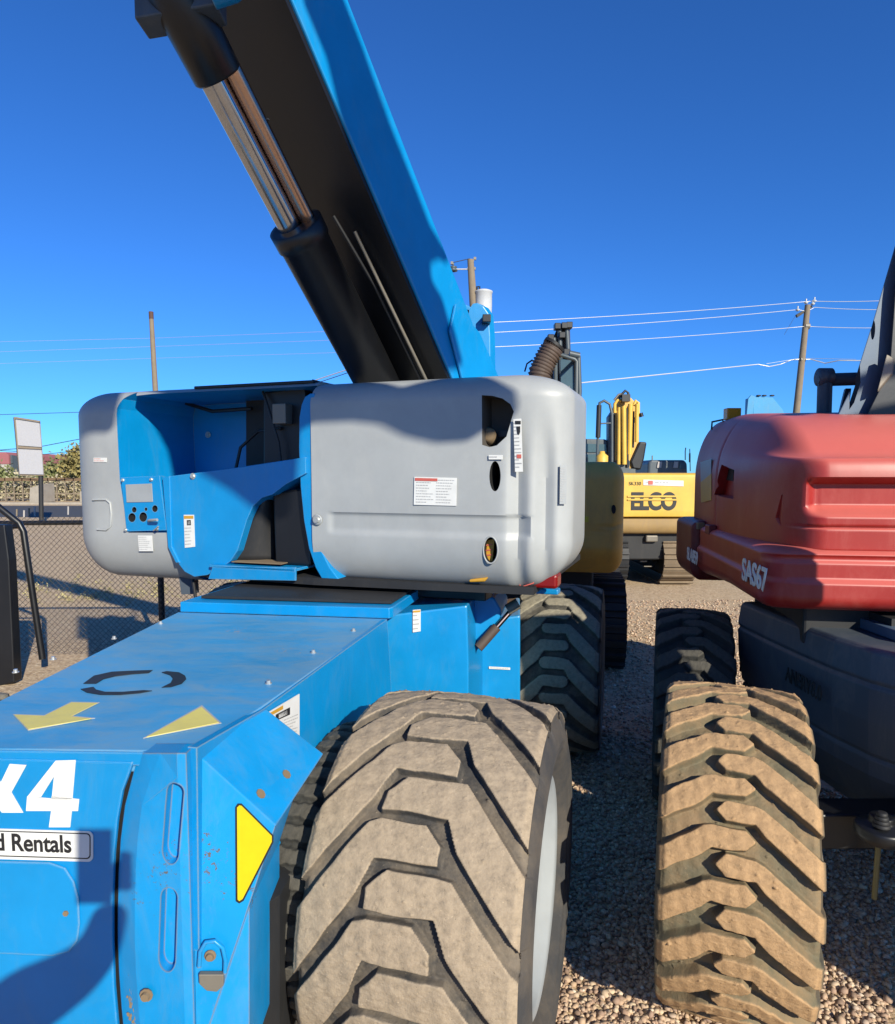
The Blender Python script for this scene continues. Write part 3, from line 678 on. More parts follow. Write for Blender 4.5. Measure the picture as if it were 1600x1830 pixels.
# blue flange strip along the cover's open end
st = [(554, 703), (545, 709), (539, 722), (535, 745), (534, 800), (537, 870), (543, 930), (552, 980), (564, 1015), (576, 1036)]
inn_ = [(562, 703), (562, 709), (562, 722), (562, 745), (562, 800), (562, 870), (564, 930), (572, 980), (590, 1015), (606, 1036)]
mb = MB(); mb.prism([onT(*q, .010) for q in st + inn_[::-1]], tb * .5, BLUE); flange = mb.build('cover_flange', lift, bevel=.004)

# ---- tank-side cover: shell with an open bay
B0 = TA(150, 850, .12); B1 = TA(556)
sh = weld(rbox((B0 + .005, 0, 1.150), (B1, .62, 2.075), (.22, 0, .14, .2, .22, .12), tfr, GREY, mid=(20, 4, 20), k=10).build('tank_cover', lift, ws=True))
zt = 2.050
outl = [(209, 760), (208, 730), (211, 712), (222, 697)]
P_ = [onT(*q, -.2) for q in outl]
topz = [TP(TA(232), -.2, zt - .01), TP(TA(250), -.2, zt), TP(TA(640), -.2, zt)]
lowp = [onT(*q, -.2) for q in [(640, 1060), (352, 1060), (338, 1040), (322, 1018), (309, 990), (303, 952), (229, 952), (214, 858)]]
c = MB()
# keep every point on the front plane so the pocket runs straight back
def toT(p, b=-.2): a = (np.asarray(p) - TQ) @ ta; return TP(a, b, p[2])
front = [onT(*q, 0) for q in outl] + [TP(TA(236), 0, zt - .006), TP(TA(262), 0, zt), TP(TA(640), 0, zt)] + [onT(*q, 0) for q in [(640, 1060), (352, 1060), (338, 1040), (322, 1018), (309, 990), (303, 952), (229, 952), (214, 858)]]
c.prism([toT(p, -.2) for p in front], tb * .74, BLUE); cut(sh, [c.build('cutter')]); sharp(sh, 30)
# side recess grip on the far left, built as a shallow pressed frame
mb = MB(); mb.tube([onT(x, y, -.001) for x, y in [(166, 893), (190, 893), (197, 899), (199, 918), (198, 940), (190, 947), (174, 946)]], .006, GREY, 8); mb.build('pressed_rib', sh)
# inside of the bay
mb = MB(); mb.prism([onT(x, y, .30) for x, y in [(245, 868), (600, 846), (600, 1000), (250, 1000)]], tb * .22, BLUE)   # tank block behind
bay = mb.build('hydraulic_tank', lift, bevel=.01)
mb = MB()
mb.prism([onT(x, y, .46) for x, y in [(440, 690), (560, 684), (560, 860), (440, 860)]], tb * .03, UNDER)
mb.tube([onT(520, 700, .44), onT(535, 730, .40), onT(532, 770, .42)], .008, BLACKR, 8)
mb.build('bay_rear_panel', lift)
for x, y in ((250, 800), (297, 790), (372, 777)): mb = MB(); bolt(mb, onT(x, y, .535), -tb, .012, ZINC); mb.build('bay_bolt', lift)
mb = MB()                                                     # black panels for dark parts and painted-in shade at the bay's right
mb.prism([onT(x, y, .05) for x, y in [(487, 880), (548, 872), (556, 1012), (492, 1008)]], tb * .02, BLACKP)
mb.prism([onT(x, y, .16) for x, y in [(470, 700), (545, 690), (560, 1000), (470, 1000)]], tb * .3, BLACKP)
mb.build('bay_dark_panels', lift, bevel=.01)
# top hood over the bay (dark)
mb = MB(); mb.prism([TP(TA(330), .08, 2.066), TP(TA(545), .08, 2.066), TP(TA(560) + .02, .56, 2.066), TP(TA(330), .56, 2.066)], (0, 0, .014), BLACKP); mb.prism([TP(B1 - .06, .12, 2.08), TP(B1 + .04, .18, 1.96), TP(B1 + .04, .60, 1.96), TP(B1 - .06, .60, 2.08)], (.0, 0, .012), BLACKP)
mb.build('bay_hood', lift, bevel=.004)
for k, pth in enumerate(([(300, 700, .5), (330, 720, .45), (380, 735, .42), (450, 730, .40)], [(420, 845, .25), (430, 800, .30), (462, 770, .32), (500, 765, .14)], [(470, 700, .14), (480, 730, .12), (498, 790, .12), (505, 850, .13)])):
    mb = MB(); mb.tube([onT(*q) for q in pth], .010 - .002 * k, BLACKR, 8); mb.build('bay_hose', lift)
mb = MB(); mb.box(onT(505, 740, .13), (.035, .03, .045), STEEL, X=ta, Y=tb); mb.build('valve_block', lift, bevel=.004)
# control housing: blue folded box
BH = [(303, 851), (420, 836), (546, 817), (547, 846), (510, 866), (487, 884), (468, 890), (452, 905), (441, 930), (433, 956), (424, 985), (412, 1003), (392, 1018), (370, 1028), (347, 1031), (330, 1022), (316, 1004), (306, 975)]
mb = MB(); mb.prism([onT(*q, -.004) for q in BH], tb * .34, BLUE); hou = mb.build('control_housing', lift, bevel=.003)
mb = MB(); bolt(mb, onT(345, 851, -.005), -tb, .010); mb.build('housing_bolt', hou)
sticker('crush_sticker', [onT(329, 920, -.0045), onT(347, 920, -.0045), onT(349, 977, -.0045), onT(331, 979, -.0045)], -tb, 6, hou, head=DECORG, pic=True, seed=11)
mb = MB(); mb.prism([onT(*q, -.012) for q in [(290, 852), (303, 851), (307, 978), (321, 1006), (314, 1006), (300, 978)]], tb * .03, BLUE); mb.build('housing_flange', hou, bevel=.003)
cp = MB(); cp.prism([onT(*q, -.006) for q in [(216, 853), (285, 850), (298, 948), (226, 950)]], tb * .03, BLUE)
cpo = cp.build('control_panel', lift, bevel=.002)
ccs = []
for x, y, r in ((240, 911, 5), (235, 911, 0), (261, 910, 3), (277, 909, 6), (236, 925, 8), (256, 924, 8.5)):
    if r: c = MB(); c.prism([onT(*q, -.006) - tb * .02 for q in oval(x, y, r * .8, r)], tb * .035, VOID); ccs.append(c.build('cutter'))
cut(cpo, ccs)
mb = MB(); mb.prism([onT(*q, -.0065) for q in [(225, 866), (272, 864), (274, 897), (227, 898)]], -tb * .003, GREYRIM); mb.build('blank_screen', cpo, bevel=.0015)
for x, y in ((220, 858), (271, 857), (225, 947), (281, 946)): mb = MB(); bolt(mb, onT(x, y, -.006), -tb, .006); mb.build('panel_bolt', cpo)
mb = MB(); mb.tube([onT(266, 931, -.006), onT(267, 930, -.03), onT(281, 929, -.035)], .007, GREYRIM, 10); mb.tube([onT(274, 948, -.004), onT(278, 946, -.03), onT(283, 941, -.034)], .004, ZINC, 8); mb.build('panel_switch', cpo)
sticker('serial_sticker', [onT(247, 957, -.001), onT(272, 957, -.001), onT(274, 985, -.001), onT(249, 985, -.001)], -tb, 7, sh, seed=13)
sticker('cover_sticker', [onT(168, 818, -.001), onT(191, 818, -.001), onT(191, 826, -.001), onT(168, 826, -.001)], -tb, 2, sh, ink=DECRED, seed=14)
# black moulded shroud and the shelf below
mb = MB(); pts = [(458, 893), (486, 886), (490, 930), (488, 1004), (413, 1004), (424, 985), (433, 956), (441, 930)]
n = 10; gv = []
for i in range(n + 1):
    t = i / n; yy = 888 + 116 * t; xl = 470 - 60 * t ** 1.1; 
    for j in range(9):
        s_ = j / 8; xx = xl + (492 + 4 * t - xl) * s_; gv.append(onT(xx, yy, .04 + .10 * s_ ** 2))
mb.add(gv, [(i * 9 + j, (i + 1) * 9 + j, (i + 1) * 9 + j + 1, i * 9 + j + 1) for i in range(n) for j in range(8)], UNDER, True)
sho = mb.build('black_shroud', lift); sm_ = sho.modifiers.new('thick', 'SOLIDIFY'); sm_.thickness = .012
mb = MB(); mb.prism([onT(x, y, -.03) for x, y in [(380, 1012), (528, 1014), (528, 1038), (372, 1035)]], tb * .012, BLUE)
zs = float(onT(450, 1013, -.03)[2])
mb.prism([TP(TA(378), -.03, zs), TP(TA(530), -.03, zs), TP(TA(545), .35, zs + .01), TP(TA(392), .35, zs + .01)], (0, 0, -.012), BLUE)
mb.build('step_shelf', lift, bevel=.002)
mb = MB()                                                     # dusty ledge on top of the shelf
mb.prism([TP(TA(410), .0, zs + .012), TP(TA(500), .0, zs + .012), TP(TA(500), .10, zs + .014), TP(TA(415), .10, zs + .014)], (0, 0, .004), MUD); mb.build('ledge_dust', lift)
# turntable frame below the covers, plus a slab coloured as the turret's shade
mb = MB(); mb.prism([TP(TA(345), .02, 1.185), TP(TA(560), -.01, 1.185), TP(TA(950), .06, 1.185), TP(TA(950), 1.3, 1.185), TP(TA(345), 1.3, 1.185)], (0, 0, .03), UNDER)
mb.prism([onz(360, 1069, RZ + .004), onz(700, 1079, RZ + .004), onz(700, 1079, RZ + .004) + u * 1.0, onz(360, 1069, RZ + .004) + u * 1.0], (0, 0, .010), UNDER)
mb.build('turntable_frame_and_shade', lift)
ctr = TP(TA(640), .62, 0)
mb = MB(); ns = 120; ringp = []
for i in range(ns):
    for dr in (0, .018, .018, 0)[0:4]: pass
    t = 2 * PI * i / ns
    for k_, rr_ in enumerate((.50, .50, .478, .478)):
        tt = t + 2 * PI / ns * (k_ * .25); ringp.append(ctr + np.array([math.cos(tt) * rr_, math.sin(tt) * rr_, 1.165]))
nn2 = len(ringp); mb.prism(ringp, (0, 0, .022), STEEL); mb.build('slew_ring', lift)
mb = MB(); mb.box(TP(TA(760), .25, 1.15), (.20, .05, .03), BLACKP, X=ta, Y=tb); mb.prism([onT(x, y, .03) for x, y in [(838, 1036), (872, 1032), (866, 1040), (838, 1041)]], tb * .02, DECORG); mb.box(TP(TA(905), .3, 1.165), (.16, .03, .012), BLUE, X=ta, Y=tb); mb.build('slew_motor', lift, bevel=.006)
mb = MB(); mb.prism([onY(320, 1032, 3.3), onY(346, 1032, 3.3), onY(348, 1062, 3.3), onY(324, 1062, 3.3)], (0, .06, 0), SLATE); mb.tube([onY(345, 1036, 3.25), onY(350, 1072, 3.2)], .008, BLACKR, 8)
mb.build('hose_bracket', lift)
# far-side body behind the boom slot
mb = MB(); mb.prism([TP(TA(300), .66, 1.25), TP(TA(560), .66, 1.25), TP(TA(560), .66, 1.9), TP(TA(300), .66, 1.9)], tb * .5, BLUE)
mb.prism([TP(TA(590), .95, 1.2), TP(TA(930), .95, 1.2), TP(TA(930), .95, 2.0), TP(TA(590), .95, 2.0)], tb * .45, GREY); mb.build('far_side_body', lift, bevel=.05, seg=4)

# ---- boom
bd_ = unit((-.372, -.492, .785)); ba = unit((.80, -.589, 0)); bu = unit(np.cross(bd_, ba)); bu = bu if bu[2] > 0 else -bu
ba = unit(np.cross(bu, bd_)); ba = ba if ba[0] > 0 else -ba
M0 = onY(795, 650, 3.0); Wb, Hb = .385, .30
def BP(s, a, h): return M0 + bd_ * s + ba * a + bu * h
mb = MB(); mb.prism([BP(-.55, 0, .012), BP(-.55, 0, Hb), BP(-.55, -Wb, Hb), BP(-.55, -Wb, .012)], bd_ * 5.2, BLUE)
boom = mb.build('boom', lift, bevel=.006)
mb = MB(); mb.prism([BP(-.60, -.012, .011), BP(-.60, -.012, -.006), BP(-.60, -Wb + .01, -.006), BP(-.60, -Wb + .01, .011)], bd_ * 5.2, BLACKP)
mb.build('boom_underside', boom)
mb = MB(); mb.prism([BP(-.6, .006, .05), BP(-.2, .006, .03), BP(.10, .006, .10), BP(.17, .006, .21), BP(-.02, .006, .30), BP(-.6, .006, .34)], ba * .012, BLUE); mb.build('boom_side_doubler', boom, bevel=.004)
mb = MB(); mb.tube([BP(-.3, -.10, -.03), BP(.4, -.12, -.035), BP(.62, -.14, -.02)], .007, STEEL, 8); mb.tube([BP(-.3, -.13, -.03), BP(.4, -.15, -.035), BP(.7, -.19, -.04)], .007, BLACKR, 8); mb.build('boom_hose', boom)
# boom continues out of the picture: telescopic section and jib
mb = MB(); mb.prism([BP(4.6, -.04, .05), BP(4.6, -.04, Hb - .04), BP(4.6, -Wb + .04, Hb - .04), BP(4.6, -Wb + .04, .05)], bd_ * 2.2, BLUE); mb.build('inner_boom', lift, bevel=.006)
# pivot bracket
Yb = 3.42
brk = [(831, 680), (834, 600), (838, 552), (845, 542), (853, 541), (864, 547), (873, 560), (876, 600), (877, 680)]
mb = MB(); mb.prism([onY(x, y, Yb) for x, y in brk], (.03, .045, 0), BLUE)
bko = mb.build('boom_bracket', lift, bevel=.004)
c = MB(); c.prism([onY(x, y, Yb - .1) for x, y in [(846, 690), (847, 640), (850, 627), (854, 625), (858, 632), (859, 690)]], (.02, .5, 0), BLUE); cut(bko, [c.build('cutter')])
mb = MB(); mb.prism([onY(x - 20, y + 3, Yb + .05) for x, y in brk], (.02, .05, 0), BLUE); mb.build('boom_bracket', lift, bevel=.004)
mb = MB(); mb.box(onY(869, 573, Yb), (.020, .06, .018), BLACKP); mb.tube([onY(820, 560, Yb + .02), onY(862, 573, Yb + .06)], .03, BLACKP, 16); mb.build('pivot_pin', lift, bevel=.003)
# ---- lift cylinder
cA = onY(668, 672, 3.12); cB = onY(334, 28, 2.18); cd = unit(cB - cA); cl = np.linalg.norm(cB - cA)
cb2 = unit(np.cross(cd, (0, 1, 0)))
def CPt(s, o=(0, 0, 0)): return cA + cd * s + np.asarray(o)
sy = lambda y: min(np.linspace(0, 1.2, 600), key=lambda q: abs(projy(CPt(q * cl)) - y)) * cl
def projxy(P):
    d = np.asarray(P) - C0; z = d @ FW; return CX + F_PX * d[0] / z, CY - F_PX * (d @ UP) / z
def projy(P): return projxy(P)[1]
s1_, s2_ = sy(402), sy(137)
mb = MB(); mb.lathe([(-.5, .098), (s1_ - .07, .098), (s1_ - .065, .105), (s1_, .105), (s1_ + .001, .092), (s1_ + .002, .03), (s1_ - .03, .03)], cA, cd, BLACKP, 40); cyl = mb.build('lift_cylinder', lift, ws=True)
mb = MB(); ro = cb2 * .040
mb.tube([CPt(s1_ - .05) + ro * .55, CPt(s2_ + .05) + ro * .55], .044, CHROME, 24); mb.build('chrome_rod', cyl)
mb = MB(); mb.tube([CPt(s1_ - .05) - ro * 1.25, CPt(s2_ + .05) - ro * 1.25], .030, COPPER, 24); mb.build('stained_rod', cyl)
mb = MB(); mb.lathe([(s2_, .03), (s2_ - .002, .072), (s2_ + .006, .080), (s2_ + .36, .082), (s2_ + .365, .03)], cA, cd, BLACKP, 36); mb.build('rod_sleeve', cyl, ws=True)
cc = CPt(sy(8)); mb = MB(); mb.box(cc, (.125, .05, .05), SLATE, X=(.99, -.06, .12), Y=(0, 1, 0))
for q in (-.05, .045): mb.lathe([(0, .028), (.02, .026), (.02, .015), (.0, .012)], cc + np.array([q, -.05, .01]), (0, -1, 0), STEEL, 24)
mb.build('rod_clamp', cyl, bevel=.008); mb = MB(); mb.tube([onY(375, -20, 2.1), onY(408, -30, 2.1), onY(440, -60, 2.15)], .05, BLUE, 20); mb.build('clamp_boss', cyl)
mb = MB(); mb.tube([CPt(sy(235)) - cb2 * .085, CPt(sy(226)) - cb2 * .066], .005, BLACKR, 6); mb.build('bleed_nipple', cyl)

# ============================================================ THE RED BOOM LIFT
ang_r = math.radians(9.3)
rb_ = np.array([math.sin(ang_r), math.cos(ang_r), 0]); ra_ = np.array([math.cos(ang_r), -math.sin(ang_r), 0])
red = thing('boom_lift', 'faded red boom lift with slate grey chassis and white SAS67 lettering', 'boom lift', (1.6, 3.0, 0))
RQ = np.array([1.262, 2.60, 0.]); rfr = (RQ, ra_, rb_, Z3)
def onRL(x, y, d=0.0): return onp(x, y, RQ - ra_ * d, ra_)     # left face
def onRF(x, y, d=0.0): return onp(x, y, RQ - rb_ * d, rb_)     # front face
def RP(a, b, z): return RQ + ra_ * a + rb_ * b + Z3 * z
def dhood(P):
    Q = P.copy(); a, b, z = P[..., 0], P[..., 1], P[..., 2]
    fr = np.clip(1 - b / .5, 0, 1); zf = z
    # front: belly bulge above, recessed band below it
    band = sstep((1.655 - z) / .03) * sstep((z - 1.50) / .05) * sstep((a - .10) / .06)
    Q[..., 1] += band * .075 * fr
    band2 = sstep((1.475 - z) / .02) * sstep((z - 1.455) / .01) * sstep((a - .05) / .06)
    Q[..., 1] += band2 * .02 * fr
    # shallow rear-left panel line
    lf = np.clip(1 - a / .12, 0, 1)
    Q[..., 0] += np.exp(-((b - 1.02) / .012) ** 2) * .014 * lf
    Q[..., 2] -= .16 * np.clip((1.3 - b) / 1.3, 0, 1) ** 1.6 * sstep((z - 1.7) / .2)
    Q[..., 0] += .010 * np.sin(b * 5) * lf
    return Q
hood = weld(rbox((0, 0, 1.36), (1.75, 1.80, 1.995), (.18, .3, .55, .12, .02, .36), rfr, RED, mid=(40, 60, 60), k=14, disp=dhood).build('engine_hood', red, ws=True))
cs = []
c = MB(); c.prism([onRL(x, y, 0) - ra_ * .3 for x, y in [(1292, 830), (1313, 840), (1312, 892), (1280, 884)]], ra_ * .345, RED); cs.append(c.build('cutter'))
c = MB(); c.prism([onRL(x, y, 0) - ra_ * .3 for x, y in [(1384, 866), (1398, 872), (1396, 905), (1388, 928), (1368, 940), (1364, 925), (1370, 885)]], ra_ * .36, RED); cs.append(c.build('cutter'))
cut(hood, cs); sharp(hood, 40)
mb = MB(); mb.prism([onRL(x, y, -.035) for x, y in [(1296, 832), (1311, 838), (1311, 860), (1287, 856)]], ra_ * .004, VOID); mb.build('vent_hole', hood)
# grab recess on the front corner
c = MB(); c.lathe([(0, .06), (.16, .05), (.16, 0)], onRF(1388, 905, .02) , unit(rb_ * .9 + ra_ * .5), RED, 24)
# lower counterweight band
def dband(P):
    Q = P.copy(); a, b, z = P[..., 0], P[..., 1], P[..., 2]
    fr = np.clip(1 - b / .3, 0, 1); g = sstep((z - 1.33) / .012) * sstep((1.365 - z) / .012)
    Q[..., 1] += .012 * g * fr
    st = sstep((1.275 - z) / .02)
    Q[..., 1] -= .022 * st * fr * sstep((a - .03) / .05)
    Q[..., 0] -= .015 * np.clip(1 - a / .15, 0, 1) * st
    Q[..., 2] += .16 * np.clip((b - .55) / 1.2, 0, 1) ** 1.2 * sstep((1.28 - z) / .2) * -1 * .6
    return Q
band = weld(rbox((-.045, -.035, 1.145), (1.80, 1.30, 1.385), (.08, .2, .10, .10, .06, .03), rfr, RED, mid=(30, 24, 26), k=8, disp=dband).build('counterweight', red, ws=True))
band2 = weld(rbox((-.075, 1.30, 1.06), (1.80, 1.95, 1.40), (.06, .2, .02, .20, .10, .04), rfr, REDD, mid=(10, 10, 10), k=6).build('counterweight', red, ws=True))
mb = MB(); mb.box(RP(-.03, 1.30, 1.375), (.02, .035, .02), MUD, X=ra_, Y=rb_); mb.build('band_bracket', red, bevel=.005); mb = MB(); mb.box(RP(-.03, 1.02, 1.375), (.02, .05, .025), REDD, X=ra_, Y=rb_); mb.build('band_bracket', red, bevel=.005)
text_obj('SAS67', .125, onRL(1326, 1034, .075), rb_ * -1 , Z3, WHITE, 'hood_lettering', band, bold=.0025, sx=1.05)
text_obj('SLA859', .10, onRL(1228, 998, .082), rb_ * -1, Z3, WHITE, 'rear_lettering', band2, bold=.002, sx=1.0)
# reflective window sticker on the rear of the left face
mb = MB(); mb.prism([onRL(x, y, .003) for x, y in [(1253, 826), (1272, 820), (1272, 894), (1254, 898)]], ra_ * -.003, GREYRIM); mb.prism([onRL(x, y, .0065) for x, y in [(1253, 862), (1272, 846), (1272, 894), (1254, 898)]], ra_ * -.002, YELD); mb.build('reflective_sticker', hood)
# beacon and hood handle
bp = RP(.06, 1.45, 0); bc = onY(1309, 740, float(bp[1]) + .1)
mb = MB(); mb.box(bc, (.042, .03, .034), AMBER); mb.prism([bc + np.array([-.048, -.035, -.048]), bc + np.array([.048, -.035, -.042]), bc + np.array([.048, .035, -.042]), bc + np.array([-.048, .035, -.048])], (0, 0, .010), BLACKP); mb.tube([bc - np.array([0, 0, .04]), bc - np.array([0, 0, .16])], .015, BLACKP, 10)
mb.build('amber_lamp', red, bevel=.008, seg=3)
mb = MB(); h0 = onY(1272, 768, 4.1); h1 = onY(1273, 754, 4.1); h2 = onY(1292, 750, 4.1); h3 = onY(1294, 762, 4.1); mb.tube([h0, h1, h2, h3], .006, BLACKP, 8); mb.build('hood_handle', red)
mb = MB(); mb.prism([RP(.14, .10, .99), RP(1.7, .10, .99), RP(1.7, .8, .99), RP(.14, .8, .99)], (0, 0, .17), UNDER); mb.build('band_shade_slab', red, bevel=.01)  # dark slab added under the band to shade the rear tyre
# grey chassis
hull = [(1.400, 3.25), (1.405, 2.95), (1.415, 2.72), (1.435, 2.50), (1.47, 2.33), (1.52, 2.22), (1.60, 2.15), (1.75, 2.10), (2.6, 2.05), (2.6, 3.3)]
cen = np.array([2.05, 2.75])
def ring(z, k): return [np.array([cen[0] + (x - cen[0]) * k, cen[1] + (y - cen[1]) * k, z]) for x, y in hull]
mb = MB(); lev = [(.40, .78), (.47, .86), (.60, .955), (.66, .965), (.672, .95), (.684, .968), (.80, .99), (.925, 1.0), (.937, .985), (.95, 1.0), (1.045, .985), (1.06, .96)]
vs = [p for z, k in lev for p in ring(z, k)]; nh = len(hull)
fs = [(i * nh + j, i * nh + (j + 1) % nh, (i + 1) * nh + (j + 1) % nh, (i + 1) * nh + j) for i in range(len(lev) - 1) for j in range(nh)] + [tuple(range(nh)), tuple(range((len(lev) - 1) * nh, len(lev) * nh))]
mb.add(vs, fs, SLATE); hb = mb.build('grey_chassis', red, bevel=.006)
mb = MB()
for x0, x1, y0, y1, z in ((1.62, 2.0, 2.40, 3.0, 1.062), (2.03, 2.6, 2.40, 3.0, 1.062), (1.80, 2.6, 2.20, 2.37, 1.062)): mb.box(((x0 + x1) / 2, (y0 + y1) / 2, z + .02), ((x1 - x0) / 2, (y1 - y0) / 2, .02), SLATEL)
mb.build('chassis_top_plate', hb, bevel=.004)
text_obj('ANERY8.0', .085, onp(1408, 1215, (1.408, 2.9, 0), (1, .03, 0)) - np.array([.010, 0, 0]), (.03, -1, -.02), Z3, INK, 'chassis_lettering', hb, bold=.001, sx=.7)
mb = MB(); mb.box((2.15, 3.0, .95), (.5, .5, .18), UNDER); mb.lathe([(0, .45), (.12, .45), (.12, 0), (0, 0)], (2.2, 3.2, 1.06), (0, 0, 1), UNDER, 40); mb.prism([onY(1395, 1092, 3.5), onY(1418, 1090, 3.5), onY(1418, 1150, 3.5), onY(1395, 1150, 3.5)], (0, .2, 0), REDD)
mb.prism([onY(1372, 1150, 3.3), onY(1398, 1146, 3.3), onY(1398, 1230, 3.3), onY(1368, 1230, 3.3)], (0, .3, 0), BLACKP); mb.build('turntable_base', red, bevel=.01)
mb = MB(); mb.box((1.80, 2.22, .49), (.6, .06, .06), BLACKP); hubc = onY(1575, 1490, 2.05)
mb.lathe([(0, .06), (.02, .075), (.045, .075), (.06, .035), (.08, .035), (.08, 0)], hubc + np.array([0, 0, -.02]), (0, 0, 1), BLACKP, 30)
for i in range(4): mb.lathe([(0, .025 - .003 * i), (.010, .025 - .003 * i), (.010, 0)], hubc + np.array([-.02, -.03, .04 + .012 * i]), (0, 0, 1), UNDER, 16)
mb.build('front_axle', red, bevel=.006)
mb = MB(); mb.tube([onY(1571, 1500, 2.1), onY(1563, 1606, 2.1)], .0085, simple('dull brass', (.25, .20, .07), .5), 10); mb.build('drain_rod', red)
mb = MB(); mb.prism([onY(1452, 1494, 1.95), onY(1466, 1500, 1.95), onY(1478, 1574, 1.95), onY(1454, 1586, 1.95)], (.0, .02, 0), STEEL); mb.build('axle_tab', red)
P2 = dict(bl=-.34, br=.20, el=.22, er=-.31, slope=.60, sloper=.80, h0=.44, h1=.56, cham=1.0, tip=.1, point=True, nw=130, crown=.35)
make_wheel(red, (.905, 2.11, .49), math.radians(19.9), .492, .388, TY2, 23, P2, rimr=.56, nth=1500, lugh=.034, phase=math.radians(12))
make_wheel(red, (1.245, 3.42, .49), math.radians(17), .49, .335, TY4, 23, P2, rimr=.56, nth=600, lugh=.034)
make_wheel(red, (2.75, 1.75, .49), math.radians(14), .49, .40, TY2, 23, P2, rimr=.56, nth=300, lugh=.034)
mb = MB(); mb.box((2.62, 1.47, .80), (.68, .50, .45), SLATE); mb.box((1.96, 1.30, 1.36), (.05, .05, .20), SLATE); mb.box((1.87, 1.30, 1.82), (.15, .10, .38), SLATE); mb.build('shade_blocks', red, bevel=.04, seg=3)  # unseen blocks added to shade the chassis, the ground and the rear tyres
# riser plates and linkage
YR = 3.15
mb = MB(); sil = [(1498, 742), (1526, 684), (1562, 570), (1604, 425), (1640, 330), (1700, 150), (1800, 150), (1760, 560), (1640, 760)]
mb.prism([onY(x, y, YR) for x, y in sil], (.03, .05, 0), SLATEL); ris = mb.build('riser_plate', red, bevel=.004)
cs = []
def elq(cx, cy, rx, ry, tilt=0, n=20): return [(cx + rx * math.cos(2 * PI * i / n) - tilt * math.sin(2 * PI * i / n), cy + ry * math.sin(2 * PI * i / n)) for i in range(n)]
for poly in (elq(1581, 581, 4, 18, 1), elq(1559, 602, 4, 18, 1), [(1537, 728), (1538, 685), (1544, 665), (1556, 633), (1558, 678), (1546, 715)]):
    c = MB(); c.prism([onY(x, y, YR - .1) for x, y in poly], (.02, .16, 0), VOID); cs.append(c.build('cutter'))
cut(ris, cs)
mb = MB(); mb.prism([onY(x, y, YR + .30) for x, y in [(1515, 745), (1530, 684), (1566, 570), (1608, 425), (1640, 330), (1700, 330), (1660, 745)]], (.03, .05, 0), SLATE); mb.build('riser_plate', red, bevel=.004)
mb = MB(); mb.prism([onY(x, y, YR - .05) for x, y in [(1590, 660), (1600, 520), (1616, 400), (1680, 300), (1680, 830), (1560, 760), (1548, 745)]], (.05, .06, 0), BLACKP); mb.prism([onY(x, y, YR - .07) for x, y in [(1568, 700), (1585, 633), (1597, 640), (1594, 668)]], (.02, .02, 0), STEEL); mb.build('boom_knuckle', red, bevel=.004)
mb = MB(); mb.tube([onY(1465, 679, 3.45), onY(1530, 677, 3.45)], .032, SLATE, 20); mb.tube([onY(1462, 679, 3.45), onY(1468, 679, 3.45)], .018, SLATE, 10); mb.tube([onY(1475, 676, 3.45), onY(1473, 740, 3.45)], .034, SLATE, 18); mb.lathe([(-.03, .0), (-.03, .045), (.03, .045), (.03, 0)], onY(1474, 674, 3.45), (1, 0, 0), SLATE, 24); mb.build('linkage_arm', red)
mb = MB(); mb.prism([onY(x, y, 3.5) for x, y in [(1500, 742), (1512, 694), (1522, 694), (1516, 742)]], (.02, .05, 0), SLATE); mb.build('link_stay', red)
# boom section added unseen for the red lift, a shadow caster over the right shoulder
rA, rB = np.array([2.75, 3.6, 2.5]), np.array([2.35, .2, 4.6])
rd = unit(rB - rA); rs = unit(np.cross(rd, Z3)); ru = np.cross(rs, rd)
mb = MB(); mb.prism([rA + rs * .17 - ru * .2, rA - rs * .17 - ru * .2, rA - rs * .17 + ru * .2, rA + rs * .17 + ru * .2], rd * 3.3, SLATE); mb.build('added_boom_section', red, bevel=.01)

# ============================================================ added shadow casters, unseen above right, outlined back along the sun
Yp = -.35
def bt(P):                                                     # where the sunlight bound for P crosses the caster plane
    k = (P[1] - Yp) / SUN.y; return np.array([P[0] - SUN.x * k, Yp, P[2] - SUN.z * k])
def caster_panel(P, ex, m, name):
    b = MB(); b.prism(P, ex, m); return b.build(name, red, bevel=.02, seg=3)
cb_ = lambda x, y, b=0.: bt(onT(x, y, b))
low_ = [cb_(110, 764), cb_(207, 762), cb_(222, 772, .5), cb_(262, 806, .5), cb_(300, 836, .5), cb_(368, 836), cb_(415, 862), cb_(458, 895), cb_(530, 905), cb_(541, 760), cb_(570, 742), cb_(640, 740), cb_(690, 746), cb_(735, 768), cb_(790, 780), cb_(850, 776), cb_(885, 752), cb_(925, 742), cb_(934, 722), cb_(930, 690), cb_(915, 672)]
hi_ = [low_[-1] + [-.05, 0, .16], low_[-4] + [-.35, 0, .24], low_[9] + [0, 0, .62], low_[0] + [0, 0, .60]]
caster_panel(low_ + hi_, (0, -.06, 0), SLATE, 'shadow_panel')
bt2 = lambda x, y: bt(onp(x, y, M0, ba))
S1 = [(548, -60), (548, 0), (590, 100), (614, 200), (642, 300), (684, 402), (720, 480), (770, 590), (800, 660), (826, 655), (812, 600), (792, 530), (774, 500), (772, 470), (790, 460), (800, 470), (806, 460), (770, 400), (744, 332), (700, 222), (650, 82), (618, 0), (590, -60)]
caster_panel([bt2(*q) for q in S1], (0, -.05, 0), SLATE, 'shadow_panel')
hs = lambda x, y: bt(onz(x, y, 1.93) if False else onp(x, y, (0, 3.6, 1.9), unit((0, -.45, 1))))
caster_panel([hs(*q) for q in [(1300, 792), (1350, 772), (1440, 760), (1560, 752), (1680, 752), (1680, 770), (1500, 769), (1400, 778), (1330, 800)]], (0, -.04, 0), SLATE, 'shadow_panel')
